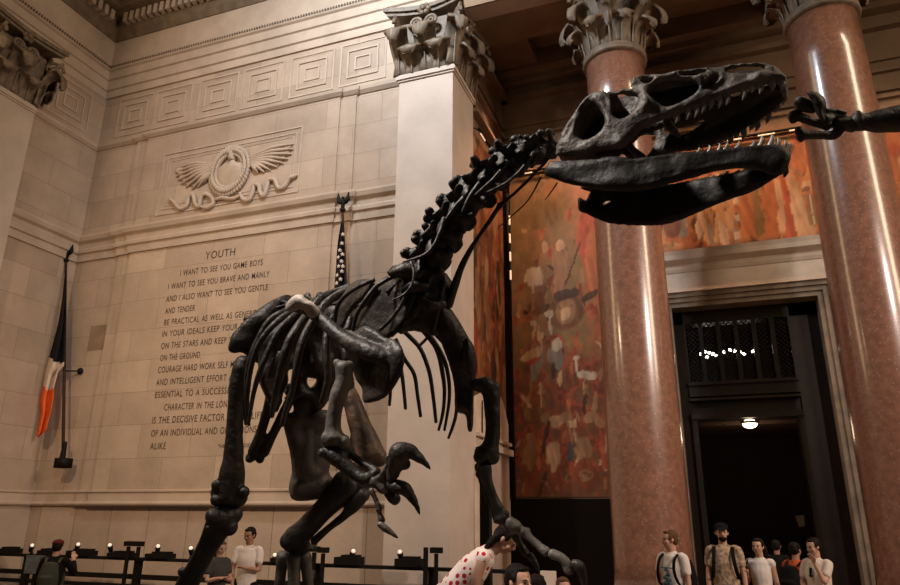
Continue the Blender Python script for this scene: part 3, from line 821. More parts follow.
def pilaster(x0, x1, y0, y1, fronts, label, mname):
    """fronts: list of (corner a, corner b, outward) faces that carry leaves"""
    root = thing('pilaster', ((x0+x1)/2, (y0+y1)/2, 0), label, 'pilaster')
    put('shaft', MB().box(x0, x1, y0, y1, 0, 12.12), mname, root, shade=False)
    e = .07
    put('necking', MB().box(x0-e*.5, x1+e*.5, y0-e*.5, y1, 12.12, 12.17).box(x0-e, x1+e, y0-e, y1, 12.17, 12.26).box(x0-e*.4, x1+e*.4, y0-e*.4, y1, 12.26, 12.32), mname, root, shade=False)
    cap = MB().box(x0, x1, y0, y1, 12.3, 13.82)
    hx, hy = (x1-x0)/2+.30, (y1-y0)/2+.30
    abacus(cap, (x0+x1)/2, (y0+y1)/2, hx+.06, 13.97, ZC1, hy+.06)
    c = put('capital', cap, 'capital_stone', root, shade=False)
    for (a, b, o) in fronts:
        a = np.array(a); b = np.array(b)
        for t in (.25, .75):
            q = a+(b-a)*t; m_ = MB(); acanthus(m_, (q[0], q[1], 12.32), o, .62, .60, .36); put('leaf', m_, 'capital_stone', c)
        for t in (.5,):
            q = a+(b-a)*t; m_ = MB(); acanthus(m_, (q[0], q[1], 12.36), o, 1.10, .58, .48); put('leaf', m_, 'capital_stone', c)
        for t, s in ((.35, 1), (.65, -1)):
            q = a+(b-a)*t; m_ = MB(); volute(m_, (q[0]+o[0]*.22, q[1]+o[1]*.22, 13.58), (b-a)*s, .16); put('volute', m_, 'capital_stone', c)
        q = (a+b)/2; m_ = MB(); rosette(m_, (q[0]+o[0]*.2, q[1]+o[1]*.2, 13.97), o); put('rosette', m_, 'capital_stone', c)
    cs = {}
    for (a, b, o) in fronts:
        for q in (a, b): cs.setdefault(tuple(q), np.zeros(2)); cs[tuple(q)] += np.array(o)
    for q, d in cs.items():
        d = nrm(d)
        m_ = MB(); acanthus(m_, (q[0], q[1], 12.36), d, 1.10, .50, .50); put('leaf', m_, 'capital_stone', c)
        m_ = MB(); volute(m_, (q[0]+d[0]*.22, q[1]+d[1]*.22, 13.56), d, .24)
        m_.tube([(q[0]+d[0]*.05, q[1]+d[1]*.05, 13.0), (q[0]+d[0]*.12, q[1]+d[1]*.12, 13.4), (q[0]+d[0]*.4, q[1]+d[1]*.4, 13.8)], [.07, .07, .05], 6)
        put('volute', m_, 'capital_stone', c)
pilaster(XP0, XP1, YP, 14.80, [((XP0, YP), (XP1, YP), (0, -1)), ((XP1, YP), (XP1, 14.8), (1, 0))], 'tall pale stone pilaster with leafy capital rising behind the dinosaur neck', 'pilaster_stone')
pilaster(XL, -16.05, 9.75, 11.26, [((-16.05, 9.75), (-16.05, 11.26), (1, 0)), ((XL, 11.26), (-16.05, 11.26), (0, 1))], 'stone pilaster with dark leafy capital at the far left edge', 'pilaster_stone')

# tall window in the left wall, outside the frame
wf = MB()
for y in (4.9, 5.9, 7.2, 8.2): wf.box(XL-.3, XL-.1, y, y+.12, 8, 14.2)
for z in (8, 9.5, 11, 12.5, 14.08): wf.box(XL-.3, XL-.1, 4.9, 8.3, z, z+.12)
structure('window_1', wf, 'bronze')

# ------------------------------------------------------------------ inscription
fc = bpy.data.curves.new('letters', 'FONT')
def text_mesh(s, size, advance=None, width=None):
    fc.body = s; fc.size = size; fc.extrude = 0.0; fc.space_character = 1.12; fc.space_word = 1.25; fc.offset = size*.004
    o = bpy.data.objects.new('letters', fc); COL.objects.link(o)
    bpy.context.view_layer.update()
    me = bpy.data.meshes.new_from_object(o.evaluated_get(bpy.context.evaluated_depsgraph_get()))
    V = np.array([v.co[:] for v in me.vertices]); Fs = [tuple(p.vertices) for p in me.polygons]
    bpy.data.objects.remove(o); bpy.data.meshes.remove(me)
    V[:, 0] -= V[:, 0].min(); w = V[:, 0].max()
    k = (width or advance*len(s))/w; V[:, 0] *= k
    return V, Fs
ins = thing('wall_inscription', (-11.4, YF, 6), 'long dark lettered inscription headed YOUTH on the stone wall', 'inscription')
LINES = [("I WANT TO SEE YOU GAME BOYS", 180, 276, 0), ("I WANT TO SEE YOU BRAVE AND MANLY", 168, 289.5, 0), ("AND I ALSO WANT TO SEE YOU GENTLE", 166, 302, 0), ("AND TENDER", 165, 314, 0),
    ("BE PRACTICAL AS WELL AS GENEROUS", 164, 325.5, 0), ("IN YOUR IDEALS KEEP YOUR EYES", 162, 337, 0), ("ON THE STARS AND KEEP YOUR FEET", 161, 349, 0), ("ON THE GROUND", 160, 361, 0),
    ("COURAGE HARD WORK SELF MASTERY", 158, 373, 0), ("AND INTELLIGENT EFFORT ARE ALL", 156, 385.5, 0), ("ESSENTIAL TO A SUCCESSFUL LIFE", 155, 398, 0), ("CHARACTER IN THE LONG RUN", 164, 410.5, 0),
    ("IS THE DECISIVE FACTOR IN THE LIFE", 152, 423.5, 0), ("OF AN INDIVIDUAL AND OF NATIONS", 151, 436.5, 0), ("ALIKE", 150, 449.5, 0)]
adv = 3.12/33
def put_text(s, X, Z, size, **k):
    V, Fs = text_mesh(s, size, **k)
    P = np.stack([X+V[:, 0], np.full(len(V), YF-.006), Z+V[:, 1]], 1)
    mb = MB(); mb.add(P, Fs); return put('text_line', mb, 'incised_letter', ins, shade=False)
for s, a, b, _ in LINES:
    q = onY(a, b, YF); k = 3.05/31 if 'NATIONS' in s else adv
    put_text(s, q[0], q[2], .225, advance=k)
q = onY(205, 259.5, YF); put_text("YOUTH", q[0], q[2], .30, width=.93)
q = onY(218, 448, YF); put_text("THEODORE ROOSEVELT", q[0], q[2], .12, width=1.1)
for c_ in [c for c in bpy.data.curves if c.name.startswith('letters')]: bpy.data.curves.remove(c_)

# ------------------------------------------------------------------ carved eagle relief
rel = thing('carved_relief', (-11.4, YF, 10.7), 'carved stone panel of a spread eagle inside a wreath, high on the wall', 'relief')
W_ = lambda x, y: onY(x, y, YF)
x0, x1, z0, z1 = -13.75, -9.2, 9.80, 11.72
mb = MB()
for g, t, o in ((0, .04, .022), (.16, .03, .016), (.26, .025, .012)):
    a, b, c, d = x0+g, x1-g, z0+g, z1-g
    mb.box(a, b, YF-o, YF, d-t, d).box(a, b, YF-o, YF, c, c+t).box(a, a+t, YF-o, YF, c+t, d-t).box(b-t, b, YF-o, YF, c+t, d-t)
put('panel_frame', mb, 'relief_stone', rel, shade=False)
N_ = (0, -1, 0)
def feathers(poly, sx, sy, ex, ey, n, w):
    pass
mb = MB()
lw = [(208, 163), (200, 160), (190, 161.5), (181, 165), (175, 170), (176, 174), (180, 176), (177, 180), (183, 181), (181, 186), (189, 185), (193, 188), (199, 184), (206, 180), (210, 172)]
plate(mb, lw, W_, .05, step=1.5, rim=4, normal=N_, both=False, wob=.15)
for k, b in enumerate([(177, 168), (175.5, 172), (176.5, 176), (178.5, 180), (181, 184), (186, 187), (192, 189), (198, 187), (204, 183)]):
    a = (213, 164+k*.9)
    mb.tube([onY(a[0], a[1], YF-.05), onY((a[0]+b[0])/2, (a[1]+b[1])/2-2.5+k*.2, YF-.09), onY(b[0], b[1], YF-.03)], [.03, .055, .022], 6, 4)
put('wing', mb, 'relief_stone', rel)
mb = MB()
rw = [(257, 154), (263, 150), (272, 146.5), (284, 144.5), (293, 143), (293, 147), (289, 150), (291, 153), (286, 156), (287, 160), (281, 162), (280, 167), (273, 167), (266, 170), (259, 172), (256, 163)]
plate(mb, rw, W_, .05, step=1.5, rim=4, normal=N_, both=False, wob=.15, seed=4)
for k, b in enumerate([(293, 144), (293, 149), (291, 154), (287.5, 159), (283, 163), (277, 167), (270, 170), (264, 172), (258, 173)]):
    a = (251, 157+k*1.0)
    mb.tube([onY(a[0], a[1], YF-.05), onY((a[0]+b[0])/2, (a[1]+b[1])/2-2.5+k*.2, YF-.09), onY(b[0], b[1], YF-.03)], [.03, .055, .022], 6, 4)
put('wing', mb, 'relief_stone', rel)
mb = MB()
for k in range(44):
    a = 2*math.pi*k/44
    for dr, ph in ((-.09, 0), (.0, .5), (.09, 0)):
        aa = a+ph*2*math.pi/44; rx, rz = .52+dr, .60+dr
        mb.ell((-11.38+rx*math.cos(aa), YF-.10+abs(dr)*.5, 10.76+rz*math.sin(aa)), (.055, .06, .085), nu=7, nv=5)
put('wreath', mb, 'relief_stone', rel)
mb = MB()
plate(mb, [(221, 165), (229, 163), (232, 160), (236, 160), (238, 163), (244, 162), (246, 170), (243, 180), (239, 186), (235, 190), (228, 192), (222, 190), (218, 184), (217, 173)], W_, .12, step=1.5, rim=7, normal=N_, both=False, wob=.12)
plate(mb, [(228, 152), (231, 149), (236, 150), (238, 153), (236, 156), (237, 162), (229, 163), (230, 157)], W_, .15, step=1.2, rim=3, normal=N_, both=False)
mb.tube([onY(229, 152, YF-.12), onY(226.5, 154, YF-.12)], [.04, .01], 6)
put('eagle_body', mb, 'relief_stone', rel)
for L in ([(169, 199), (174, 202), (180, 209), (187, 205), (189, 197), (193, 195), (195, 203), (199, 207), (201, 198), (206, 194), (212, 198), (213, 204), (206, 208), (200, 206)],
          [(240, 193), (243, 199), (249, 200), (253, 192), (254, 185), (259, 186), (260, 192), (264, 196), (267, 187), (269, 180), (275, 180), (278, 188), (284, 187), (289, 179), (293, 177), (297, 175)],
          [(214, 200), (222, 198), (232, 199), (240, 196)]):
    mb = MB(); mb.tube([onY(a, b, YF-.05) for a, b in L], [.035]+[.06]*(len(L)-2)+[.025], 8, 3)
    put('ribbon', mb, 'relief_stone', rel)

# ================================================================== MOUNTED DINOSAUR SKELETON
fw = nrm([CR[0, 2]*-1, CR[1, 2]*-1, 0]); rt_ = nrm([fw[1], -fw[0], 0]); UP = np.array([0, 0, 1.])
PED = at(262, 600, 4.9)
dino = thing('dinosaur_skeleton', (PED[0], PED[1], 1.13), 'large dark mounted carnivorous dinosaur skeleton rearing with open toothed jaws', 'dinosaur skeleton')
D = dino

# ---- skull frame: L runs to the snout, Wd points to the far side
Ld = nrm(.888*rt_-.46*fw); Wd = nrm(.46*rt_+.888*fw)
S0 = at(548, 165, 3.10)                                   # near rear corner of the jaw
KU = [(0.0, .17), (.12, .20), (.35, .19), (.55, .145), (.75, .10), (.90, .075), (.98, .045), (1.04, .012)]
def hw(u, K=KU):
    return float(np.interp(u, [k[0] for k in K], [k[1] for k in K]))
M0 = S0+Wd*hw(0.0)
LEN = 0.985
def side_pt(x, y, sgn=-1.0, K=KU):
    """point of the near (-1) or far (+1) side surface seen at a pixel"""
    d = ray(x, y); u = .5
    for _ in range(12):
        t = (sgn*hw(u, K)-np.dot(CC-M0, Wd))/np.dot(d, Wd)
        p = CC+d*t; u = .5*u+.5*np.dot(p-M0, Ld)/LEN
    return p
def mir(p, K=KU):
    u = np.dot(p-M0, Ld)/LEN
    return p+Wd*2*hw(u, K)
skull_out = [(554, 156), (558, 149), (559, 140), (565, 127), (570, 120), (575, 113), (582, 104.5), (592, 97), (604, 92), (613, 91), (622, 92), (630, 93), (632, 90), (629.5, 84), (634, 77.5), (641, 74.5), (650, 73.5), (660, 74.5), (668, 73),
    (678, 71), (690, 69), (704, 68.7), (720, 66.4), (737, 63.6), (754, 62.6), (768, 63.2), (777, 66.6), (784, 73), (788, 80), (788.5, 87), (786, 89), (781, 84), (775, 82.5), (765, 83), (754, 86), (742, 90.5), (730, 95), (720, 98.5),
    (704, 104), (687, 111.5), (670, 118), (660, 121.5), (648, 126.5), (640, 131), (636, 136), (630, 142), (622, 149), (612, 149.5), (600, 152), (588, 155.5), (574, 156.5), (563, 158)]
holes = [[(581, 110), (588.6, 103.6), (597, 106), (604.5, 117), (604.5, 127), (597, 135.4), (585, 141), (577.7, 137), (579.5, 125), (585, 119.5)],
    [(608, 98.5), (613.7, 95.2), (622, 95.6), (631, 96.2), (640, 97.5), (637.5, 105), (631, 116), (624, 119.5), (615.4, 118), (611, 110)],
    [(640, 80.5), (645, 77), (654, 78), (653, 83), (646, 85), (641, 84.5)],
    [(649.5, 92), (653, 85.5), (661, 82), (672, 80), (687, 80.5), (697, 84), (700, 88.5), (694, 95), (683, 101), (671, 106.5), (664, 106), (656, 102), (650.5, 97)],
    [(703.5, 90), (712, 82.5), (719, 80.3), (717.5, 84), (710, 89), (704.5, 91.5)],
    [(723.6, 71), (737, 67.4), (757, 66.6), (766, 68.0), (763, 70.5), (750, 73.4), (733.7, 74.5)],
    [(677, 76.6), (690, 73), (703, 71.5), (709, 73.2), (702, 75.6), (688, 77.4)],
    [(566, 134), (571, 126), (573, 124), (571, 131), (567, 138), (562, 143)]]
sk = MB()
plate(sk, skull_out, lambda x, y: side_pt(x, y), .026, holes=holes, step=2.0, rim=7, normal=-Wd, wob=.16, seed=2)
plate(sk, skull_out, lambda x, y: mir(side_pt(x, y)), .022, holes=holes[:4]+holes[5:6], step=2.6, rim=7, normal=-Wd, wob=.12, seed=6)
# raised bars around the openings
for L, r in (([(558, 150), (566, 136), (575, 118), (588, 100), (604, 94), (611, 108), (609, 122), (606, 132), (598, 140), (585, 147), (570, 153), (558, 155)], 2.2),
             ([(609, 122), (622, 122.5), (634, 116), (642, 104), (646, 95)], 2.4), ([(640, 99), (648, 108), (660, 111), (676, 108), (690, 101), (702, 93)], 2.0),
             ([(606, 136), (622, 131), (640, 124), (660, 116), (684, 107), (706, 99), (730, 90), (752, 82), (775, 77), (785, 79)], 2.4),
             ([(634, 80), (648, 87), (660, 78), (680, 78.5), (700, 78), (716, 74), (740, 77), (766, 73), (774, 68)], 1.6), ([(704, 94), (716, 86), (724, 78), (722, 71)], 1.8), ([(622, 92), (632, 93), (641, 96)], 2.2)):
    P = [side_pt(a, b)-Wd*.014 for a, b in L]
    sk.tube(P, [r*3.0*PX]*len(P), 8, 3)
def strip(mb, A, B, n=5, bow=0.0, up=UP, th=.012):
    """solid sheet joining two edge lines"""
    V = []; Fs = []
    m = len(A)
    for k in (0, 1):
        for a, b in zip(A, B):
            for i in range(n+1):
                t = i/n; V.append(a*(1-t)+b*t+up*(bow*4*t*(1-t)+(th if k else -th)))
    w = n+1; o = m*w
    for j in range(m-1):
        for i in range(n):
            a = j*w+i; Fs.append((a, a+1, a+w+1, a+w)); Fs.append((o+a, o+a+w, o+a+w+1, o+a+1))
    for j in range(m-1):
        for i in (0, n):
            a = j*w+i; Fs.append((a, a+w, o+a+w, o+a))
    for i in range(n):
        for j in (0, m-1):
            a = j*w+i; Fs.append((a, o+a, o+a+1, a+1))
    return mb.add(V, Fs)
top = [(566, 126), (575, 114), (584, 104.5), (595, 97.5), (606, 94), (616, 94)]
A = [side_pt(a, b) for a, b in top]; strip(sk, A, [mir(p) for p in A], bow=.02)
top = [(634, 80), (641, 77), (652, 76), (664, 76), (678, 73.5), (690, 71.5), (706, 71), (722, 69.5)]
A = [side_pt(a, b) for a, b in top]; strip(sk, A, [mir(p) for p in A], bow=.008)
top = [(764, 68), (774, 71), (782, 76), (786, 82), (786, 87), (780, 86)]
A = [side_pt(a, b) for a, b in top]; strip(sk, A, [mir(p) for p in A], bow=0, th=.02)
# back of the skull, quadrates
top = [(560, 154), (562, 143), (568, 128)]
A = [side_pt(a, b)+Wd*.03 for a, b in top]; strip(sk, A, [mir(p)-Wd*.06 for p in A], bow=0, up=Ld, th=.02)
so = put('skull', sk, 'bone_skull', D, remesh=.0075, smooth=3)
# palate and inner walls, dark inside the mouth
pl = MB()
low = [(785, 88), (770, 86), (752, 90), (735, 96), (718, 102), (700, 108)]
A = [side_pt(a, b)+Wd*.02 for a, b in low]; strip(pl, A, [mir(p)-Wd*.04 for p in A], bow=.03, th=.01)
# added dark sheets in mid-skull, so the openings look black
def mid_pt(x, y): return side_pt(x, y, 0.0)
hole_backing = [(575, 132), (590, 108), (612, 100), (640, 92), (660, 84), (690, 78), (706, 77), (714, 84), (714, 96), (712, 108), (700, 122), (684, 128), (668, 126), (655, 132), (640, 136), (610, 150), (590, 152)]
K2 = KU
plate(pl, hole_backing, mid_pt, .03, step=3, rim=10, normal=-Wd, wob=.1)
plate(pl, [(712, 78), (735, 70), (765, 68.5), (772, 71), (765, 76), (735, 84), (716, 92)], mid_pt, .010, step=3, rim=5, normal=-Wd)
far = [(788, 88), (787, 98), (780, 105), (768, 116), (752, 126), (735, 135), (715, 145), (690, 152), (662, 153), (664, 141), (667, 131), (680, 135), (693, 130), (704, 120), (712, 108), (735, 98), (765, 88)]
plate(pl, far, lambda x, y: side_pt(x, y, .8), .018, step=3, rim=6, normal=-Wd, wob=.1)
plate(pl, [(590, 152), (602, 140), (625, 132), (642, 131), (638, 140), (630, 146), (632, 152), (641, 158), (630, 160), (621, 153), (618, 160), (600, 160)], lambda x, y: side_pt(x, y, .1), .02, step=2.5, rim=6, normal=-Wd)
put('palate', pl, 'bone', so, remesh=.008, smooth=2)
pt = MB(); pt.tube([side_pt(667, 121, -.5), side_pt(672, 129, -.5), side_pt(679, 136, -.5)], [.02, .018, .008], 8, side=Wd)
pt.tube([side_pt(625, 140, -.2), side_pt(632, 149, -.2), side_pt(642, 158, -.2)], [.022, .016, .02], 8)
put('palatine_bone', pt, 'bone_hand', so)
# ---- teeth
def tooth(base, tip, r, parent):
    base, tip = np.array(base), np.array(tip); mid = (base*.5+tip*.5)+Ld*.006
    m_ = MB().tube([base-(tip-base)*.25, base, mid, tip], [(r*1.2, r*.7), (r*1.25, r*.75), (r*.95, r*.6), (r*.12, r*.1)], 8, 3, side=Ld)
    put('tooth', m_, 'tooth', parent)
near_t = [((676, 115), (675, 124)), ((687.6, 109), (686.5, 120)), ((696, 106), (694.5, 118)), ((703, 103), (701, 114.5)), ((710.5, 100), (709, 110)), ((719, 97.5), (718.5, 108.5)), ((727, 94.5), (726, 105.5)),
          ((743, 89), (742.5, 100)), ((751, 86.5), (750.5, 93)), ((759, 84), (759.5, 94)), ((771, 81), (771.5, 91.5)), ((780.6, 81), (781, 91.5))]
for a, b in near_t:
    p = side_pt(*a); q = side_pt(*b); tooth(p, q, .0135, so)
far_t = [((784, 94), (782, 105)), ((777, 102), (775, 113)), ((768, 112), (766, 124.5)), ((757, 120), (755.5, 132)), ((751, 123), (749.6, 131)), ((743, 129), (742, 140.5)), ((736, 131), (734.5, 139)), ((730, 136), (728.5, 145)), ((720, 138), (718.5, 146)), ((711, 141), (710, 148))]
for a, b in far_t:
    tooth(side_pt(*a, .9), side_pt(*b, .9), .0125, so)
# ---- lower jaw
JK = [(0.0, .17), (.12, .185), (.35, .17), (.55, .13), (.75, .09), (.90, .06), (.97, .035), (1.03, .008)]
jw = MB()
near_j = [(543, 172), (546, 166), (553, 162.5), (573, 160), (597, 158), (615, 156.2), (632, 158), (648, 157), (664, 154), (682, 151.8), (700, 151.8), (712, 150.5), (729, 148.2), (750, 145.6), (770, 143.5), (784, 145), (790.7, 150), (792, 158),
    (788, 166), (781, 175), (772, 176), (762, 171), (742, 168.6), (725, 170), (708.5, 173.6), (687, 180), (670, 184.5), (657, 188.4), (640, 191.6), (620, 192), (597, 190), (580, 187), (565, 183.6), (553, 179), (544, 176)]
far_j = [(576.5, 197), (580, 195.5), (584, 199.5), (587, 200), (588, 193), (596, 188), (632, 190), (657, 186), (690, 180), (703, 177.6), (725, 174), (745, 170), (769, 167), (784, 160), (791, 158), (789, 167), (783, 174), (774, 180), (754, 192), (729, 200), (703.5, 210.5),
    (687, 218), (674, 223), (657, 226), (634, 226.3), (610, 224.6), (595, 219), (585, 213.5), (577.7, 212)]
plate(jw, near_j, lambda x, y: side_pt(x, y, -1, JK), .026, step=2.5, rim=11, normal=-Wd, wob=.10, seed=8)
plate(jw, far_j, lambda x, y: side_pt(x, y, 1, JK), .024, holes=[[(600, 204.5), (606, 201.5), (612, 200.2), (610, 202.6), (603, 205)]], step=2.5, rim=9, normal=-Wd, wob=.12, seed=9)
for L in ([(552, 165), (590, 163), (630, 163), (670, 158), (710, 155), (750, 150), (776, 150)], [(566, 180), (600, 186), (640, 186), (680, 176), (720, 166), (760, 163), (784, 158)]):
    jw.tube([side_pt(a, b, -1, JK)-Wd*.012 for a, b in L], [.012]*len(L), 8, 3)
A = [side_pt(a, b, -1, JK) for a, b in ((778, 152), (786, 156), (788, 162), (782, 167))]
strip(jw, A, [p+Wd*2*hw(np.dot(p-M0, Ld)/LEN, JK) for p in A], th=.016)
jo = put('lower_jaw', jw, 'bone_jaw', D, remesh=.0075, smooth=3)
for a, b, r in (((708.5, 152), (709, 145), .007), ((718, 151.5), (719, 143), .008), ((724.5, 150), (727, 142), .008), ((736, 149), (739, 141), .009), ((752, 147), (753, 140.5), .009), ((759.7, 146.5), (761.5, 135.5), .010), ((770, 145), (771.5, 133.5), .010),
                ((777, 146), (777.5, 137.5), .009), ((784, 147), (784.5, 140), .008), ((788, 149), (789, 142), .007), ((697, 153), (699, 147), .006)):
    tooth(side_pt(*a, -1, JK), side_pt(*b, -1, JK), r, jo)
for a, b in (((712, 178), (712, 174.5)), ((720, 177), (720, 173.5)), ((725.5, 175), (726, 171)), ((737, 173), (738, 169.5)), ((745, 171), (746, 168.5))):
    tooth(side_pt(*a, 1, JK), side_pt(*b, 1, JK), .009, jo)

# ---- vertebrae
def vertebra(name, c, T, U, s, spine, lean=-.4, tw=1.0, m='bone', vox=.009, blade=1.0, kn=.022):
    """c centre, T axis towards the head, U towards the back, s centrum radius, spine = height of neural spine"""
    T = nrm(T); U = nrm(U-T*np.dot(U, T)); S = np.cross(T, U); L = s*1.05
    mb = MB()
    mb.tube([c-T*L, c-T*L*.5, c, c+T*L*.5, c+T*L], [s*.98, s*.80, s*.66, s*.80, s*.92], 14, 3)
    mb.ell(c+U*s*1.0, (s*.75, s*.62, s*.7), axes=(T, S, U))
    tip = c+U*(s+spine)+T*lean*spine
    mb.tube([c+U*s*.8, (c+U*s+tip)/2, tip], [(s*.62*blade, s*.20), (s*.48*blade, s*.17), (s*.42*blade, kn*.8)], 10, 4, side=T)
    mb.ell(tip, (s*.45*blade, kn, kn), axes=(T, S, U))
    for sg in (-1, 1):
        e = c+S*sg*s*1.75*tw+U*s*.55-T*s*.35
        mb.tube([c+U*s*.9, (c+U*s*.9+e)/2+U*s*.15, e], [(s*.62, s*.20), (s*.50, s*.16), (s*.36, s*.13)], 8, 3, side=T)
        for q, k in ((1, 1.35), (-1, -1.45)):
            f = c+T*s*k+S*sg*s*.75*tw+U*s*(1.25 if q > 0 else 1.45)
            mb.tube([c+U*s*.95+S*sg*s*.35, f], [(s*.34, s*.22), (s*.34, s*.15)], 8, 3, side=T); 
        mb.tube([c-U*s*.2+S*sg*s*.6, c-U*s*.65+S*sg*s*1.15*tw+T*s*.3], [s*.28, s*.24], 8, 3)
    return put(name, mb, m, D, remesh=vox, smooth=2)
neck = [(552, 152, 3.33), (535, 155, 3.33), (517, 163, 3.34), (500, 175, 3.35), (484, 188, 3.37), (470, 203, 3.39), (458, 220, 3.41), (448, 237, 3.43), (438, 255, 3.46), (427, 274, 3.50), (415, 293, 3.58)]
NP = [at(*q) for q in neck]
for i in range(len(NP)-1):
    c = (NP[i]+NP[i+1])/2; T = NP[i]-NP[i+1]
    U = nrm(np.cross(ray(450, 292), T)); U = U if U[2] > 0 else -U
    U = nrm(U*1.0-ray(450, 292)/1.0*0.05)
    f = i/9
    vertebra('neck_vertebra', c, T, U, (.060 if i else .042)+.020*f, .045+.03*f, lean=-.25, tw=.8+.25*f, kn=.020)
dors = [(415, 293, 3.58), (398, 300, 3.70), (382, 303, 3.84), (366, 303, 3.98), (351, 303, 4.12), (337, 302, 4.26), (324, 302, 4.40), (312, 302, 4.52), (300, 303, 4.64), (288, 306, 4.76), (277, 310, 4.86), (267, 316, 4.96)]
DP = [at(*q) for q in dors]
for i in range(len(DP)-1):
    c = (DP[i]+DP[i+1])/2; T = DP[i]-DP[i+1]
    vertebra('back_vertebra', c-UP*.085, T, UP, .075, .055, lean=-.2, tw=.9, blade=.9)
# tail hanging away behind the hips
tail = [(267, 316, 4.96), (262, 330, 5.15), (270, 352, 5.35), (285, 378, 5.5), (298, 408, 5.6), (306, 440, 5.7), (310, 470, 5.75), (312, 500, 5.78), (314, 530, 5.8), (314, 560, 5.8), (312, 590, 5.78)]
TP = [at(*q) for q in tail]
for i in range(len(TP)-1):
    c = (TP[i]+TP[i+1])/2; T = TP[i]-TP[i+1]; s = .062*(1-.07*i)
    vertebra('tail_vertebra', c, T, nrm(-fw+UP*.3-rt_*.2), s, .07*(1-.08*i), tw=.7)
# neck ribs
def rod(name, L, m='bone', seg=8, flat=1.0, sub=4):
    mb = MB(); ptube(mb, L, flat, seg, sub); return put(name, mb, m, D)
for L in ([(507, 162, 3.28, 3.0), (500, 172, 3.26, 2.2), (489, 183, 3.25, 1.6), (475, 195, 3.25, .8)],
          [(534, 153, 3.28, 2.5), (526, 164, 3.26, 2.0), (517, 174, 3.25, 1.6), (504, 184, 3.24, 1.3), (487, 192, 3.24, .7)],
          [(559, 145, 3.30, 2.0), (547, 160, 3.30, 1.6), (534, 174, 3.30, 1.6), (516, 192, 3.32, 1.5), (500, 206, 3.34, 2.4), (489, 222, 3.36, 2.2), (479, 236, 3.38, 2.0), (469, 252, 3.42, 2.8), (461, 268, 3.46, 3.4), (455, 285, 3.5, 4.2), (448, 305, 3.54, 5)],
          [(541, 177, 3.3, .8), (529, 199, 3.3, .8), (514, 214, 3.34, .7), (500, 226, 3.36, .6)], [(557, 183, 3.3, .9), (551, 192, 3.3, .7), (545, 200, 3.3, .5)],
          [(444, 219, 3.30, 3.0), (440, 232, 3.26, 2.2), (434, 245, 3.24, 1.8), (424, 255, 3.23, 1.5), (403, 262, 3.24, .8)],
          [(411, 262, 3.32, 2.0), (414, 273, 3.28, 1.4), (411, 286, 3.26, 1.3), (403, 295, 3.25, 1.1), (392, 300, 3.25, .6)],
          [(500, 205, 3.36, 3.4), (496, 212, 3.38, 1.5)], [(466, 196, 3.30, 3.2), (456, 206, 3.28, 2.4), (446, 219, 3.27, 1.2)], [(480, 183, 3.3, 3), (470, 196, 3.27, 2.2), (462, 212, 3.26, 1.0)]):
    rod('neck_rib', L)
mb = MB()                                               # bony keels under the neck
for (a, b, c, r) in ((509, 189, 3.38, 6), (496, 206, 3.38, 6), (487, 206, 3.4, 7), (475, 228, 3.42, 7), (461, 250, 3.44, 7), (525, 176, 3.36, 5), (440, 292, 3.5, 12), (449, 268, 3.5, 8)):
    p = at(a, b, c); q = at(a-12, b-10, c)
    p = p*.8+q*.2; mb.tube([q, (p+q)/2, p], [(r*1.7*c*PX, r*.8*c*PX), (r*1.6*c*PX, r*.7*c*PX), (r*1.1*c*PX, r*.5*c*PX)], 10, 3, side=(NP[2]-NP[6]))
put('cervical_keel', mb, 'bone', D, remesh=.009, smooth=3)
# neural spine knobs of the neck, each with its own hooked tip
for (a, b, c, d, r, t) in ((549, 131, 556, 146, 4, 3.31), (541, 132, 536, 148, 4, 3.31), (527, 137, 518, 157, 3.8, 3.32), (521, 136, 514, 152, 2.6, 3.34), (498, 142, 500, 166, 4.5, 3.33), (474, 158, 480, 182, 4.3, 3.34), (452, 183, 464, 202, 4.3, 3.37),
                           (439, 201, 452, 216, 4.2, 3.39), (429, 211, 446, 228, 5.0, 3.4), (425, 226, 440, 240, 4.2, 3.42), (415, 239, 432, 250, 5, 3.44), (404, 253, 424, 262, 4.8, 3.46), (391, 272, 412, 276, 4.6, 3.48)):
    mb = MB(); ptube(mb, [(a, b, t, r), ((a+c)/2-1.5, (b+d)/2, t, r*.75), (c, d, t+.03, r*1.3)], seg=10)
    ptube(mb, [(a-1, b, t-.03, r*.8), (a+4, b+3, t+.04, r*.7)], seg=8)
    put('neural_spine', mb, 'bone', D, remesh=.007, smooth=2)
# ---- flat ribs by the shoulder
def pplate(name, poly, t, thick, m='bone', step=3, rim=7, holes=(), wob=.1, vox=0, seed=1, parent=None):
    """t = (px0,py0,t0, dt/dx, dt/dy) plane of depth"""
    f = (lambda x, y: at(x, y, t)) if np.isscalar(t) else (lambda x, y: at(x, y, t[2]+(x-t[0])*t[3]+(y-t[1])*t[4]))
    mb = MB(); plate(mb, poly, f, thick, holes, step, rim, None, wob, seed)
    return put(name, mb, m, parent or D, remesh=vox, smooth=2)
pplate('rib', [(351, 283), (360, 279), (373, 279), (376, 286), (368, 298), (352, 308), (342, 332), (334, 334), (334, 316), (338, 303), (345, 291)], (340, 300, 3.86, -.008, -.002), .03)
pplate('rib', [(376, 283), (388, 275), (405, 273), (418, 284), (414, 304), (404, 322), (396, 336), (384, 340), (366, 333), (353, 332), (357, 315), (367, 299)], (380, 300, 3.62, -.006, -.002), .04, rim=12)
pplate('rib', [(400, 275), (430, 268), (452, 275), (452, 300), (447, 322), (440, 338), (428, 334), (410, 330), (398, 336), (392, 320), (392, 290)], (420, 300, 3.56, 0, 0), .06, rim=14)
pplate('rib', [(392, 268), (402, 262), (420, 262), (430, 270), (418, 284), (400, 278), (388, 274)], 3.42, .03)
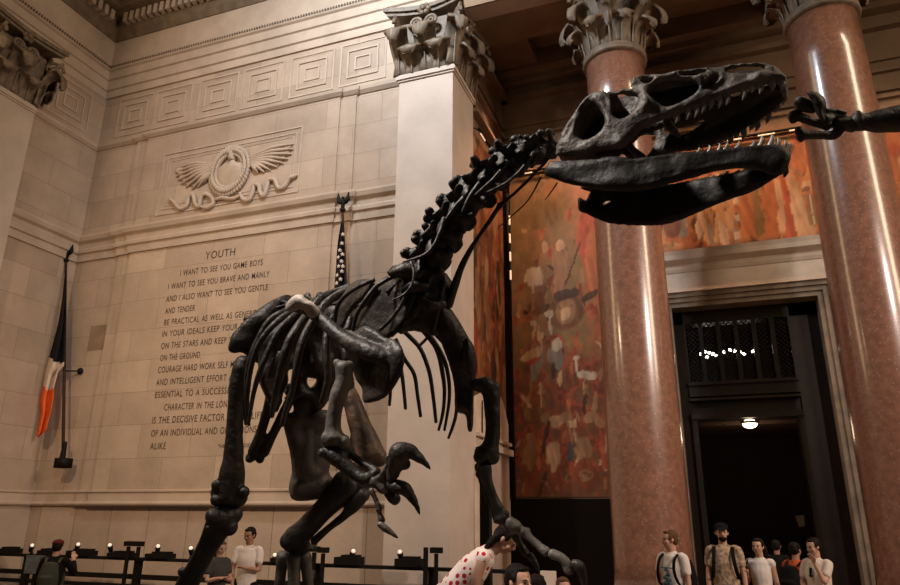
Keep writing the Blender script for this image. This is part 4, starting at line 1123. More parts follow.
rod('rib', [(362, 288, 4.0, 5), (345, 292, 3.98, 5), (330, 300, 3.94, 4), (322, 308, 3.9, 3.5), (320, 320, 3.88, 3)], flat=.6)
rod('rib', [(350, 287, 4.1, 4), (336, 292, 4.1, 4), (322, 297, 4.05, 3.4), (314, 305, 4.0, 3)], flat=.6)
for L in ([(374, 280, 3.6, 2.2), (358, 287, 3.64, 2.2), (344, 297, 3.68, 2.2), (337, 308, 3.7, 2.2), (335, 322, 3.72, 2)], [(394, 276, 3.5, 2.4), (378, 285, 3.48, 2.4), (366, 299, 3.46, 2.2), (357, 314, 3.46, 2.2), (353, 330, 3.48, 2)],
          [(412, 280, 3.44, 2.4), (404, 300, 3.42, 2.4), (392, 318, 3.42, 2.2), (380, 330, 3.44, 2)], [(430, 276, 3.44, 3), (424, 296, 3.42, 2.6), (414, 314, 3.42, 2.4), (402, 328, 3.44, 2)],
          [(444, 282, 3.46, 3), (440, 300, 3.44, 2.8), (436, 318, 3.44, 2.6), (432, 334, 3.46, 2.4)], [(420, 300, 3.42, 5), (432, 306, 3.4, 5), (444, 304, 3.42, 4)], [(404, 290, 3.42, 6), (414, 286, 3.4, 6), (426, 288, 3.42, 5)]):
    rod('rib', L, seg=10, flat=.8)
ribsL = [[(300, 307, 4.6, 4), (287, 311, 4.52, 3.8), (270, 320, 4.45, 3.2), (257, 342, 4.4, 3.0), (249, 364, 4.38, 2.8), (246, 390, 4.38, 2.4), (245, 410, 4.4, 2.2), (246, 424, 4.42, 1.7)],
    [(302, 310, 4.5, 4), (292, 312, 4.44, 3.6), (279, 320, 4.36, 3.2), (264, 336, 4.3, 3.0), (254, 356, 4.28, 2.8), (249, 380, 4.28, 2.4), (247, 405, 4.3, 2.2), (249, 425, 4.32, 1.6)],
    [(304, 312, 4.45, 4), (294, 316, 4.36, 3.6), (278, 332, 4.26, 3.2), (268, 352, 4.2, 3.0), (259, 374, 4.18, 2.8), (253, 396, 4.2, 2.3), (249, 422, 4.22, 1.5)],
    [(312, 312, 4.35, 4.6), (304, 319, 4.26, 4.4), (291, 338, 4.14, 4.6), (284, 357, 4.1, 4.4), (279, 378, 4.1, 3.8), (274, 402, 4.12, 3.0), (272, 416, 4.14, 2.4)],
    [(318, 315, 4.2, 4.4), (311, 324, 4.12, 4.2), (302, 342, 4.02, 4.0), (297, 364, 3.98, 3.6), (292, 392, 3.98, 3.0), (286, 410, 4.0, 2.8), (282, 425, 4.02, 2.4)],
    [(334, 318, 4.1, 4.4), (327, 335, 4.0, 4.2), (326, 355, 3.94, 4.0), (328, 378, 3.92, 3.6), (322, 402, 3.94, 3.0)],
    [(350, 320, 3.95, 4.4), (346, 338, 3.86, 4.2), (346, 356, 3.8, 4.0), (350, 372, 3.8, 3.6)],
    [(320, 300, 4.42, 3.6), (309, 318, 4.36, 3.4), (298, 335, 4.3, 3.2), (288, 356, 4.28, 3.0), (280, 380, 4.28, 2.6), (270, 402, 4.3, 2.2)]]
for L in ribsL: rod('rib', L, seg=10, flat=1.25)
ribsR = [[(398, 326, 3.9, 2.6), (411, 338, 3.9, 2.4), (421, 350, 3.9, 2.2), (429, 371, 3.9, 2.1), (433, 395, 3.92, 1.9), (436, 422, 3.94, 1.7)],
    [(412, 318, 3.8, 3.2), (430, 338, 3.8, 3.0), (438, 352, 3.8, 2.6), (442, 370, 3.8, 2.4), (444.5, 390, 3.82, 2.0), (443, 412, 3.84, 1.8), (438.7, 430, 3.86, 1.4)],
    [(424, 328, 3.74, 2.8), (437, 346, 3.74, 2.4), (445, 362, 3.74, 2.2), (449, 382, 3.76, 2.0), (449, 402, 3.78, 1.8), (444.5, 430, 3.8, 1.4)],
    [(428, 322, 3.68, 3.0), (436, 334, 3.68, 2.6), (447, 347, 3.68, 2.4), (454, 366, 3.7, 2.2), (457, 392, 3.72, 2.0), (455.5, 417, 3.74, 1.8), (448.5, 438, 3.76, 1.4)],
    [(396, 340, 4.0, 2.4), (404, 358, 4.0, 2.2), (414, 374, 4.0, 2.1), (417.5, 395, 4.02, 1.9), (420.5, 416, 4.04, 1.8)],
    [(398, 350, 4.1, 2.2), (402, 375, 4.1, 2.0), (404, 392, 4.12, 1.8), (405.5, 408.5, 4.14, 1.7)],
    [(390, 370, 4.2, 2.0), (390.5, 390, 4.2, 1.7), (389.5, 405, 4.2, 1.5)]]
for L in ribsR: rod('rib', L, seg=10)
rod('rib_brace', [(434, 328, 3.8, 1.8), (427, 338, 3.84, 1.6), (419, 346, 3.88, 1.6)])
# ---- shoulder blades
sc = [(283.7, 307), (288, 299.5), (296, 294), (303, 295.5), (306, 300), (311, 301), (320.5, 310), (337, 325), (347, 330), (357.5, 328.6), (365, 324), (375, 328.6), (384.5, 337), (394, 338), (402, 345), (405, 354),
      (404.5, 367), (399, 382), (388, 397), (375, 403), (365, 404.5), (361, 400), (362.5, 388.5), (356, 382), (352, 368), (344, 347), (329, 337), (314, 323), (305.5, 315.5), (294, 312.5), (285, 312)]
mb = MB(); plate(mb, sc, lambda x, y: at(x, y, 3.28+(390-x)*.0050+(y-370)*-.001), .042, [[(372, 357.5), (374, 356.5), (376, 358.5), (374, 361), (372, 360)]], 2.5, 11, None, .10, 3)
ptube(mb, [(300, 303, 3.66, 5), (322, 320, 3.58, 7), (345, 340, 3.44, 8), (370, 352, 3.30, 10), (392, 362, 3.26, 7)], seg=12)
mb.ell(at(297, 302, 3.66), (.05, .035, .04)); mb.ell(at(309, 309, 3.62), (.045, .035, .04))
put('shoulder_blade', mb, 'bone', D, remesh=.009, smooth=4)
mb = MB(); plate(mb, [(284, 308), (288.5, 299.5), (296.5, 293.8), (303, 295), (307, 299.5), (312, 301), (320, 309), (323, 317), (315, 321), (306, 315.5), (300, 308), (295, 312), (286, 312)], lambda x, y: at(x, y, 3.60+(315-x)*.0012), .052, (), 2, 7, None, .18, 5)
put('shoulder_blade_highlight', mb, 'bone_highlight', D, remesh=.008, smooth=2, label='upper end of the shoulder blade with its highlight painted pale')  # paler plate over the blade tip, stands in for its highlight
sc2 = [(434, 300), (442, 298), (449, 305), (460, 321), (467, 334), (474, 346), (478, 360), (477, 376), (474, 392), (474, 420), (473, 431), (470, 434.5), (467, 431), (466, 414), (459, 414), (454, 409), (454.5, 388), (450, 368), (442, 346), (436, 330), (432, 315)]
mb = MB(); plate(mb, sc2, lambda x, y: at(x, y, 3.56), .05, (), 2.5, 9, None, .1, 4)
plate(mb, [(464, 336), (471, 339), (476, 350), (477, 368), (472, 378), (464, 372), (461, 352)], lambda x, y: at(x, y, 3.46), .05, (), 2.5, 7, None, .1, 5)
put('shoulder_blade', mb, 'bone', D, remesh=.009, smooth=3)
# ---- near arm
def bone(name, groups, m='bone', vox=.008, sm=2, parent=None, extra=None, label=None):
    mb = MB()
    for g in groups:
        if len(g) == 2 and not np.isscalar(g[0]) and np.isscalar(g[1]): ptube(mb, g[0], g[1])
        else: ptube(mb, g)
    for (a, b, c, r) in (extra or []): mb.ell(at(a, b, c), (r*c*PX, r*c*PX, r*c*PX))
    return put(name, mb, m, parent or D, remesh=vox, smooth=sm, label=label)
bone('upper_arm_bone', [[(343, 367, 3.18, 8.5), (344, 380, 3.17, 8.5), (339, 394, 3.16, 9), (335, 410, 3.15, 7.5), (333, 426, 3.14, 8), (334, 438, 3.13, 11)], [(325, 437, 3.12, 5.5), (345, 441, 3.12, 6.5)], [(347, 372, 3.2, 6), (350, 386, 3.19, 5)]], 'bone_grey',
     extra=[(337, 363, 3.18, 4.5), (349, 365, 3.2, 5), (328, 441, 3.12, 6.5), (344, 443, 3.12, 7)])
bone('forearm_bone', [[(326, 452, 3.12, 7), (336, 457, 3.11, 9), (347, 467, 3.09, 7.5), (357, 475, 3.07, 6.5), (366, 480, 3.05, 7)]], 'bone', extra=[(322, 453, 3.1, 5), (343, 450, 3.13, 8)])
bone('forearm_bone', [[(346, 451, 3.16, 5), (357, 459, 3.13, 4), (368, 466, 3.1, 3.8), (377, 472, 3.06, 4.8)]], 'bone', extra=[(368, 478, 3.04, 6)])
bone('wrist_bone', [[(367, 485, 3.04, 5), (376, 482, 3.03, 6), (384, 488, 3.02, 7)], [(376, 480, 3.02, 3.5), (383, 474, 3.01, 3.2), (388, 464, 3.0, 2.6), (388.5, 456, 2.99, 3.2)]], 'bone_hand', extra=[(389, 492, 3.02, 5), (386, 480, 3.02, 5)])
bone('claw', [[(394, 474, 2.99, 6), (396, 462, 2.98, 9), (400, 453, 2.97, 11.5), (409, 451, 2.97, 8), (418, 457, 2.96, 5.5), (426, 464, 2.95, 3.0), (431.5, 471, 2.94, .6)], [(392, 478, 2.99, 6), (388, 470, 3.0, 3)]], 'bone', vox=.007, extra=[(405, 464, 2.99, 6)])
bone('claw', [[(391, 484, 3.0, 6), (398, 487, 2.98, 7.5), (405, 489, 2.97, 7), (412, 498, 2.96, 4.8), (417, 507, 2.95, 2.8), (421, 518, 2.94, .5)]], 'bone', vox=.007)
bone('hand_bone', [[(386, 486, 3.03, 6), (392, 496, 3.02, 6.5), (396, 500, 3.02, 6)]], 'bone')
bone('hand_bone', [[(371, 490, 3.0, 3.2), (375, 498, 2.99, 2.6), (379, 508, 2.98, 3.2), (379, 512, 2.98, 2.6), (381, 519, 2.97, 3.4)]], 'bone_hand', vox=.006, extra=[(379, 509, 2.98, 3.6), (382, 520, 2.97, 3.6)])
bone('claw', [[(380, 524, 2.96, 3.6), (386, 529, 2.95, 3.8), (393, 534, 2.94, 2.5), (400, 540, 2.93, .5)]], 'bone_hand', vox=.006)
# ---- far arm
bone('upper_arm_bone', [[(484, 384, 3.50, 9), (491, 392, 3.49, 9.5), (492, 408, 3.48, 8.2), (493, 424, 3.47, 7.6), (492, 440, 3.46, 8), (488, 452, 3.45, 10)], [(479, 452, 3.44, 6), (495, 450, 3.45, 6)]], extra=[(478, 385, 3.5, 7), (494, 388, 3.49, 7), (480, 457, 3.44, 7), (492, 457, 3.45, 8)])
bone('forearm_bone', [[(484, 468, 3.44, 8), (488, 484, 3.42, 5.5), (494, 499, 3.41, 5), (500, 513, 3.40, 6.5), (501, 519, 3.39, 7.5)]], extra=[(480, 474, 3.44, 5), (506, 514, 3.39, 4)])
bone('forearm_bone', [[(480, 466, 3.5, 6), (484, 486, 3.48, 4), (492, 505, 3.45, 3.6), (497, 521, 3.42, 4)]])
bone('wrist_bone', [[(509, 523, 3.38, 7), (516, 527, 3.37, 7)]], 'bone_grey', extra=[(511, 529, 3.38, 6), (523, 532, 3.36, 5.5)])
bone('hand_bone', [[(525, 533, 3.36, 5.5), (531, 539, 3.34, 4.2), (539, 546, 3.32, 4.2), (546, 552, 3.30, 5.5)]], 'bone_grey', extra=[(527, 531, 3.36, 4)])
bone('hand_bone', [[(552, 554, 3.28, 5.5), (560, 557, 3.26, 4.8), (566, 563, 3.25, 5.4), (569, 571, 3.24, 5.5)]], 'bone_grey')
bone('claw', [[(574, 564, 3.23, 5), (579, 567, 3.22, 6.5), (583, 577, 3.21, 4.5), (584, 590, 3.2, 2.4), (580, 602, 3.19, .5)]], 'bone')
bone('hand_bone', [[(514, 534, 3.40, 5), (520, 544, 3.39, 3.6), (526, 554, 3.38, 4.4)]], 'bone')
bone('claw', [[(530, 556, 3.37, 4.4), (536, 564, 3.36, 3), (540, 575, 3.35, .5)]], 'bone')
# ---- hips
il = [(289, 294), (281, 296), (270, 301), (257, 310), (245, 320), (237, 329), (232, 334), (229.5, 341), (227.5, 350), (233, 353.7), (242, 352), (248, 357), (254, 362), (265, 366), (280, 368), (300, 352), (306, 330), (304, 312), (296, 300)]
pplate('hip_blade', il, (260, 330, 4.66, .004, 0), .04, rim=9, wob=.16, step=2.5, seed=5)
mass = [(258, 340), (275, 322), (300, 312), (325, 312), (350, 318), (348, 360), (342, 380), (332, 396), (322, 410), (316, 411), (312, 402), (305, 399), (296, 401), (291, 408), (285, 398), (281, 404), (277, 414), (270, 408), (266, 398), (262, 390), (258, 380), (258, 366)]
pplate('pelvis', mass, (300, 370, 4.62, .002, 0), .09, holes=[[(287.5, 371), (293, 368.5), (295, 378), (290, 392), (285, 404), (281.5, 402), (284, 390), (289, 382)], [(307, 377), (312, 378.5), (317.5, 379), (312, 388), (307.5, 385)]], rim=8, wob=.15, step=2.2, seed=7)
bone('ischium', [[(270, 366, 4.66, 6), (272, 388, 4.68, 6), (268, 408, 4.7, 5), (261, 432, 4.74, 5), (254, 452, 4.78, 6.5)], [(292, 396, 4.72, 5), (284, 412, 4.74, 5), (274, 432, 4.76, 4.6), (263, 452, 4.78, 6.5)]], extra=[(250, 458, 4.78, 5), (260, 459, 4.78, 4.5)])
bone('pubis', [[(346, 385, 4.3, 7), (353, 404, 4.26, 9.5), (359, 423, 4.22, 11), (366, 442, 4.18, 13.5), (371, 456, 4.15, 15)]], 'bone_brown', vox=.01, extra=[(379, 458, 4.14, 9), (362, 465, 4.16, 9)], label='brown rough boot-ended pubis bone')
pplate('pubis_fin', [(283, 350), (276, 352), (268, 372), (268, 380), (276, 376), (281, 366)], 4.3, .012, 'bone_grey', step=2)
# ---- legs
bone('thigh_bone', [[(241, 368, 4.50, 8.5), (238, 385, 4.5, 9), (236, 405, 4.5, 8.2), (234.5, 430, 4.5, 8.4), (233.5, 455, 4.5, 10), (232, 475, 4.5, 13), (230, 495, 4.5, 14)]], vox=.011,
     extra=[(243, 364, 4.52, 9), (219, 492, 4.48, 8.5), (238, 497, 4.5, 10), (216, 485, 4.45, 5), (216, 500, 4.44, 6), (244, 492, 4.46, 6)])
bone('shin_bone', [[(225, 515, 4.48, 13.5), (219, 527, 4.5, 12.5), (206, 550, 4.55, 10.5), (195, 572, 4.6, 9.5), (184, 594, 4.64, 10.5), (177, 608, 4.66, 13)]], vox=.011, extra=[(213, 516, 4.40, 8), (234, 514, 4.5, 9), (222, 508, 4.5, 9), (209, 528, 4.42, 4), (229, 527, 4.46, 9)])
bone('calf_bone', [[(212, 518, 4.42, 5), (201, 545, 4.5, 3.6), (190, 566, 4.55, 3.6), (180, 584, 4.6, 4.4), (170, 606, 4.62, 5)]], vox=.009, extra=[(182, 572, 4.56, 4.5)])
fm2 = [(281, 409), (290, 413), (304, 412.5), (320, 409), (330, 410), (338, 420), (336, 445), (331, 462), (329, 474), (336, 480), (334, 492), (323.6, 499), (310, 501), (297, 502), (289.5, 498), (288, 484), (292, 473), (290, 454), (283, 426)]
mb = MB(); plate(mb, fm2, lambda x, y: at(x, y, 4.72), .085, (), 3, 13, None, .08, 3)
ptube(mb, [(306, 402, 4.76, 13), (308, 420, 4.74, 13), (311, 445, 4.72, 13), (312, 470, 4.70, 15)], seg=14); ptube(mb, [(299, 488, 4.68, 10), (322, 484, 4.70, 12)], seg=12)
put('thigh_bone', mb, 'bone_grey', D, remesh=.012, smooth=3)
bone('shin_bone', [[(352, 486, 4.62, 13), (338, 495, 4.64, 13), (322, 511, 4.68, 11), (307, 527, 4.72, 11), (296, 538, 4.76, 13), (290, 544, 4.78, 9)]], vox=.011, extra=[(288, 541, 4.74, 8.5), (303, 546, 4.76, 8), (345, 484, 4.64, 14), (362, 487, 4.6, 7)])
bone('calf_bone', [[(364, 494, 4.56, 7), (354, 504, 4.58, 8), (344, 516, 4.62, 4.4), (330, 527, 4.66, 3.6), (314, 541, 4.7, 4.2)]], vox=.009)
bone('foot_bone', [[(283, 556, 4.80, 7), (281, 572, 4.8, 5.5), (279, 590, 4.8, 5.5), (276, 612, 4.8, 7)]], 'bone_grey')
bone('foot_bone', [[(294, 556, 4.78, 8), (294, 574, 4.78, 6.5), (294, 595, 4.78, 6.5), (293, 616, 4.78, 8.5)]], 'bone_grey')
bone('foot_bone', [[(305, 556, 4.80, 6.5), (307, 574, 4.8, 5.5), (309, 592, 4.8, 5.5), (311, 612, 4.8, 7)]], 'bone_grey')
def toe(x, y, z, dirv, n=3, L=.13, r=.035):
    P = [np.array([x, y, z])+nrm(dirv)*L*k+UP*(.03*math.sin(k*1.6)) for k in range(n)]
    for i in range(n-1):
        put('toe_bone', MB().tube([P[i], (P[i]+P[i+1])/2, P[i+1]-nrm(dirv)*.01], [r, r*.7, r*.95], 10), 'bone', D)
    put('claw', MB().tube([P[-1], P[-1]+nrm(dirv)*.07+UP*.01, P[-1]+nrm(dirv)*.16-UP*.03], [r*.9, r*.6, .004], 10), 'bone', D)
hd = nrm(NP[-1]-DP[-1]); hd[2] = 0; hd = nrm(hd); hs = np.array([hd[1], -hd[0], 0])
ft2 = at(293, 616, 4.78)
for k, s in enumerate((-1, 0, 1)):
    b = at((276, 293, 311)[k], (614, 618, 614)[k], 4.79); toe(b[0], b[1], 1.19, hd+hs*s*.35)
    dz = b[2]-1.19
    if dz > .02: put('toe_bone', MB().tube([b, np.array([b[0], b[1], 1.19])], [.035, .035], 10), 'bone', D)
an = at(175, 612, 4.67)
for s in (-1, 0, 1):
    e = an+hd*.22+hs*s*.09; e[2] = 1.20
    put('foot_bone', MB().tube([an+hs*s*.03-UP*.03, (an+e)/2+hs*s*.02, e], [.045, .033, .042], 10), 'bone', D)
    toe(e[0], e[1], 1.19, hd+hs*s*.35)
# pedestal below the frame
pc = at(262, 600, 4.9)
tag(put('pedestal', MB().lathe((pc[0], pc[1], 0), [(1.2, 0), (1.25, .06), (1.15, .12), (1.15, 1.0), (1.2, 1.04), (1.2, 1.12), (1.16, 1.13)], 64), 'pedestal_paint', loc=(pc[0], pc[1], 0)),
    'round dark pedestal carrying the dinosaur skeleton', 'pedestal')

# ---- the other skeleton's raised hand reaching in from the right
oth = thing('skeleton_forelimb', at(1010, 118, 3.0)*np.array([1, 1, 0]), 'dark skeletal forelimb with one crescent claw reaching in at the right edge', 'skeleton')
def ob(name, groups, **k): return bone(name, groups, parent=oth, **k)
ob('forearm_bone', [[(856, 122, 3.0, 9.5), (866, 122, 3.0, 9), (880, 121, 3.0, 12), (905, 118, 3.0, 14), (950, 115, 3.0, 15), (1005, 112, 3.0, 17)]], vox=.009, extra=[(858, 114, 2.98, 4)])
ob('wrist_bone', [[(836, 124, 3.0, 6), (845, 124, 3.0, 7), (853, 126, 3.0, 7)]], vox=.007)
ob('hand_bone', [[(792, 116, 2.98, 5.5), (799, 117, 2.98, 4.6), (813, 122, 2.99, 4.4), (828, 126, 3.0, 5)]], vox=.006, extra=[(793, 120, 2.98, 4), (797, 113, 2.98, 4.5)])
ob('hand_bone', [[(800, 135, 2.97, 5.5), (808, 135, 2.97, 4.6), (822, 135, 2.98, 4.4), (834, 135, 2.99, 5), (840, 128, 3.0, 5.5)]], vox=.006, extra=[(799, 131, 2.97, 4.6), (801, 139, 2.97, 3.6)])
ob('hand_bone', [[(799, 101, 2.96, 6), (806, 105, 2.97, 6.2), (813, 109, 2.98, 5)], [(800, 106, 2.96, 5.5), (809, 108, 2.97, 5)]], vox=.006)
ob('hand_bone', [[(825, 110, 2.99, 2.6), (836, 111, 3.0, 2.4), (846, 113, 3.0, 1.8)], [(824, 120, 2.99, 6), (835, 117, 3.0, 3), (848, 119, 3.0, 3.2)]], vox=.006)
cw = [(804.5, 92), (811, 90.3), (819, 92), (825, 97.5), (827.3, 106), (825, 113), (826, 121), (822, 123), (816, 115), (814, 108), (811.5, 101), (808, 96)]
mb = MB(); plate(mb, cw, lambda x, y: at(x, y, 2.93), .03, (), 2, 8, None, .05, 3); put('claw', mb, 'bone', oth, remesh=.006, smooth=2)
q = at(1005, 112, 3.0)
put('support_post', MB().tube([q, (q[0], q[1], .03)], [.03, .03], 10).lathe((q[0], q[1], 0), [(.35, 0), (.35, .03), (.05, .06)], 24), 'black_metal', oth)

# ================================================================== FLAGS
def lerp_edge(E, y):
    ys = [e[1] for e in E]; xs = [e[0] for e in E]; return float(np.interp(y, ys, xs))
def flag(pole_top, pole_bot, Y, left, right, bands, label, stars=None, brk=None, fl='flag'):
    a, b = onY(*pole_top, Y), onY(*pole_bot, Y)
    root = thing('flagpole', b, label[0], 'flagpole')
    put('pole', MB().tube([b, a], [.040, .030], 10), 'pole_wood', root)
    fn = MB().ell(a+UP*.05, (.07, .07, .06)).tube([a+UP*.05, a+UP*.16], [.03, .05], 8).ell(a+UP*.24, (.05, .06, .12))
    for s in (-1, 1): fn.tube([a+UP*.22, a+UP*.30+np.array([s*.11, 0, 0]), a+UP*.50+np.array([s*.14, 0, 0])], [.04, .06, .015], 8, side=(1, 0, 0))
    fn.ell(a+UP*.36+np.array([0, -.02, 0]), (.03, .04, .04))
    put('eagle_finial', fn, 'black_metal', root)
    put('pole_base', MB().tube([b-UP*.12, b+UP*.30], [.075, .05], 12).box(b[0]-.12, b[0]+.20, b[1]-.12, b[1]+.15, b[2]-.32, b[2]-.08).tube([b-UP*.2, (b[0], YW-.12, b[2]-.2)], [.05, .07], 8), 'black_metal', root, remesh=0)
    if brk:
        p, q = onY(*brk[0], Y), onY(*brk[1], YW-.05)
        put('wall_bracket', MB().tube([p, q], [.02, .02], 8).ell(q, (.09, .06, .09)), 'black_metal', root)
    mb = MB(); y0, y1 = left[0][1], max(left[-1][1], right[-1][1]); ny, nx = 70, 14; V = []
    for j in range(ny+1):
        y = y0+(y1-y0)*j/ny; xl, xr = lerp_edge(left, y), lerp_edge(right, y)
        for i in range(nx+1):
            t = i/nx
            dep = .07*math.sin(t*9+j*.04)*(min(1, j/15))+.03*math.sin(t*4+j*.11)
            V.append(onY(xl+(xr-xl)*t, y+(2.5*math.sin(t*3.1) if bands else 0), Y+dep-.04))
    Fs, mi = [], []
    tmp = MB()
    for j in range(ny):
        y = y0+(y1-y0)*(j+.5)/ny
        for i in range(nx):
            a_ = j*(nx+1)+i; k = 0
            xx = lerp_edge(left, y)*(1-i/nx)+lerp_edge(right, y)*(i/nx)
            for n_, (lim) in enumerate(bands or []):
                if y > np.interp(xx, [36, 65], [lim[0], lim[1]]): k = n_+1
            tmp.f.append([a_, a_+1, a_+nx+2, a_+nx+1]); tmp.m.append(k)
    tmp.v.append(np.array(V)); tmp.n = len(V)
    f = put(fl, tmp, ['flag_black', 'flag_white', 'flag_orange'] if bands else ['flag_navy'], None, loc=a)
    sl = f.modifiers.new('t', 'SOLIDIFY'); sl.thickness = .012
    tag(f, label[1], 'flag')
    if stars:
        for (sx, sy) in stars:
            c = onY(sx, sy, Y-.14); P = []
            for k in range(10):
                r = .05 if k % 2 == 0 else .022; an_ = math.pi/2+k*math.pi/5; P.append((c[0]+r*math.cos(an_), c[2]+r*math.sin(an_)))
            put('star', MB().prism(P, lambda x, z, c=c: (x, c[1], z), lambda x, z, c=c: (x, c[1]+.05, z)), 'star_white', f, shade=False)
flag((66, 262), (63, 455), 13.35, [(65.2, 270), (62, 300), (58, 325), (53, 345), (50, 355), (45.5, 372), (43, 386), (40, 400), (41, 412), (37, 434)], [(66.3, 270), (66, 320), (65, 345), (64, 366), (58, 372), (54, 388), (53.5, 400), (51, 412), (46, 430), (40, 435)],
     [(352, 363), (384, 392)], ('dark flagpole with spread-winged finial at the left wall corner', 'flag hanging limp in black, white and orange bands from the left pole'), brk=((63, 371), (80, 371)))
flag((342.5, 212), (353, 440), 13.35, [(341.5, 222), (338.5, 240), (336.5, 260), (334.5, 285), (331, 320), (328, 350)], [(343, 222), (343.8, 260), (345, 285), (346, 320), (346, 350)],
     None, ('dark flagpole with finial showing above the dinosaur ribs', 'dark navy flag with white stars hanging behind the dinosaur ribs'), stars=[(341.5, 243), (339.5, 250), (342, 254), (338, 257), (341, 261), (338.5, 266), (341.5, 271), (337, 275), (340, 279), (336.5, 283), (342.5, 234), (342.5, 266)])

# ================================================================== RAIL WITH SMALL FLOODLIGHTS
YR = 12.8
ra = onY(0, 549, YR); rb = onY(480, 567, YR)
rail = thing('exhibit_rail', (-10.5, YR, 0), 'long black metal exhibit rail running along the foot of the stone wall', 'rail')
put('top_bar', MB().box(-16.3, -3.6, YR-.10, YR+.10, 1.02, 1.08), 'black_metal', rail, shade=False)
put('lower_bar', MB().box(-16.3, -3.6, YR-.04, YR+.04, .64, .74), 'black_metal', rail, shade=False)
put('lower_bar', MB().box(-16.3, -3.6, YR-.04, YR+.04, .46, .54), 'black_metal', rail, shade=False)
for px in (28, 139, 222, 320, 433):
    x = onY(px, 560, YR)[0]; put('rail_post', MB().box(x-.07, x+.07, YR-.06, YR+.06, 0, 1.08), 'black_metal', rail, shade=False)
def onrail(px): return float(onY(px, 556, YR)[0])
for (a, b, h, where) in ((1, 16, .17, 'at the far left end of the rail'), (42, 50, .15, 'behind the capped visitor'), (71, 92, .17, 'right of the capped visitor'), (112, 132, .14, 'left of the T-shaped stand'), (150, 171, .15, 'right of the T-shaped stand'),
                  (275, 293, .14, 'right of the white-shirted man by the rail'), (338, 361, .22, 'below the dinosaur claw'), (398, 421, .22, 'left of the polka-dot girl')):
    x0, x1 = onrail(a), onrail(b); mb = MB().box(x0, x1, YR-.16, YR+.16, 1.08, 1.08+h*.62).box(x0+(x1-x0)*.25, x1-.05, YR-.12, YR+.12, 1.08+h*.62, 1.08+h*.62+.04)
    tag(put('equipment_box', mb, 'black_metal', loc=((x0+x1)/2, YR, 1.1), shade=False), 'black equipment box on the rail, '+where, 'box', 'black boxes on the exhibit rail')
for (a, b, lean, where) in ((32, 546, .5, 'left of the capped visitor'), (78, 545, .5, 'just right of the capped visitor'), (110, 546, .1, 'left of the T-shaped stand'), (158, 547, .3, 'right of the T-shaped stand'), (191, 549, .1, 'beside the dinosaur shin'),
                     (275, 556, .1, 'left of the dinosaur foot bones'), (353, 552, .4, 'on the box below the dinosaur claw'), (400, 553, .0, 'on the box left of the polka-dot girl')):
    c = onY(a, b, YR-.02); r = thing('floodlight', (c[0], YR, 1.10), 'small floodlight with bright glass on the rail, '+where, 'floodlight', 'small floodlights on the exhibit rail')
    d = nrm([lean, -.35, .6])
    put('lamp_head', MB().tube([c-d*.16, c-d*.02], [.045, .055], 12), 'black_metal', r)
    put('lamp_glass', MB().ell(c+d*.02, (.042, .042, .042), nu=10, nv=7), 'spot_glass', r)
    put('stem', MB().tube([(c[0], YR, 1.10), c-d*.12], [.035, .03], 8), 'black_metal', r)
def stand(px, pxw, top, label, legs=1):
    x = onrail(px); w = abs(onrail(px+pxw)-x); zt = onY(px, top, YR)[2]
    r = thing('sign_stand', (x, YR-.2, 0), label, 'stand')
    put('sign_board', MB().box(x-w/2, x+w/2, YR-.25, YR-.13, zt-.10, zt), 'black_metal', r, shade=False)
    for s in ((0,) if legs == 1 else (-1, 1)):
        put('stand_leg', MB().box(x+s*w*.3-.03, x+s*w*.3+.03, YR-.22, YR-.16, 0 if s <= 0 else 1.1, zt-.11), 'black_metal', r, shade=False)
stand(139, 17, 541, 'black T-shaped stand rising above the rail left of the dinosaur shin', 2)
stand(319, 9, 546, 'small black-topped stand left of the pale-topped stand by the dinosaur foot')
stand(328, 9, 547, 'small stand right of its twin near the dinosaur foot')
stand(440, 11, 547, 'black stand with square head nearest the polka-dot girl')
x = onrail(429.5); zt = onY(429.5, 547, YR)[2]
tag(put('slim_post', MB().box(x-.035, x+.035, YR-.22, YR-.15, 0, zt), 'black_metal', loc=(x, YR-.2, 0), shade=False), 'slim black post left of the square-headed stand', 'post')
p0, p1 = onY(28, 555, 12.4), onY(42, 574, 12.4)
ip = thing('info_panel', ((p0[0]+p1[0])/2, 12.4, 0), 'bluish grey information panel on a stand left of the capped visitor', 'sign')
put('panel', MB().box(p0[0], p1[0], 12.37, 12.42, p1[2], p0[2]), 'panel_blue', ip, shade=False)
put('stand_leg', MB().box((p0[0]+p1[0])/2-.04, (p0[0]+p1[0])/2+.04, 12.42, 12.48, 0, p0[2]-.1), 'black_metal', ip, shade=False)
pb = at(485.5, 470, 8.0)
tag(put('banner_post', MB().box(pb[0]-.055, pb[0]+.055, pb[1]-.055, pb[1]+.055, 0, pb[2]+.15).box(pb[0]-.2, pb[0]+.2, pb[1]-.2, pb[1]+.2, 0, .05), 'black_metal', loc=(pb[0], pb[1], 0), shade=False), 'tall dark post standing behind the dinosaur forearm', 'post')
lb = onY(548, 580, 14.0)
ledge = tag(put('low_partition', MB().box(onY(541, 580, 14.)[0], onY(556, 580, 14.)[0], 13.95, 14.05, 0, onY(548, 571, 14.)[2]), 'cloth_cream', loc=(lb[0], 14, 0), shade=False), 'low pale panel in front of the dark wall under the mural', 'panel')

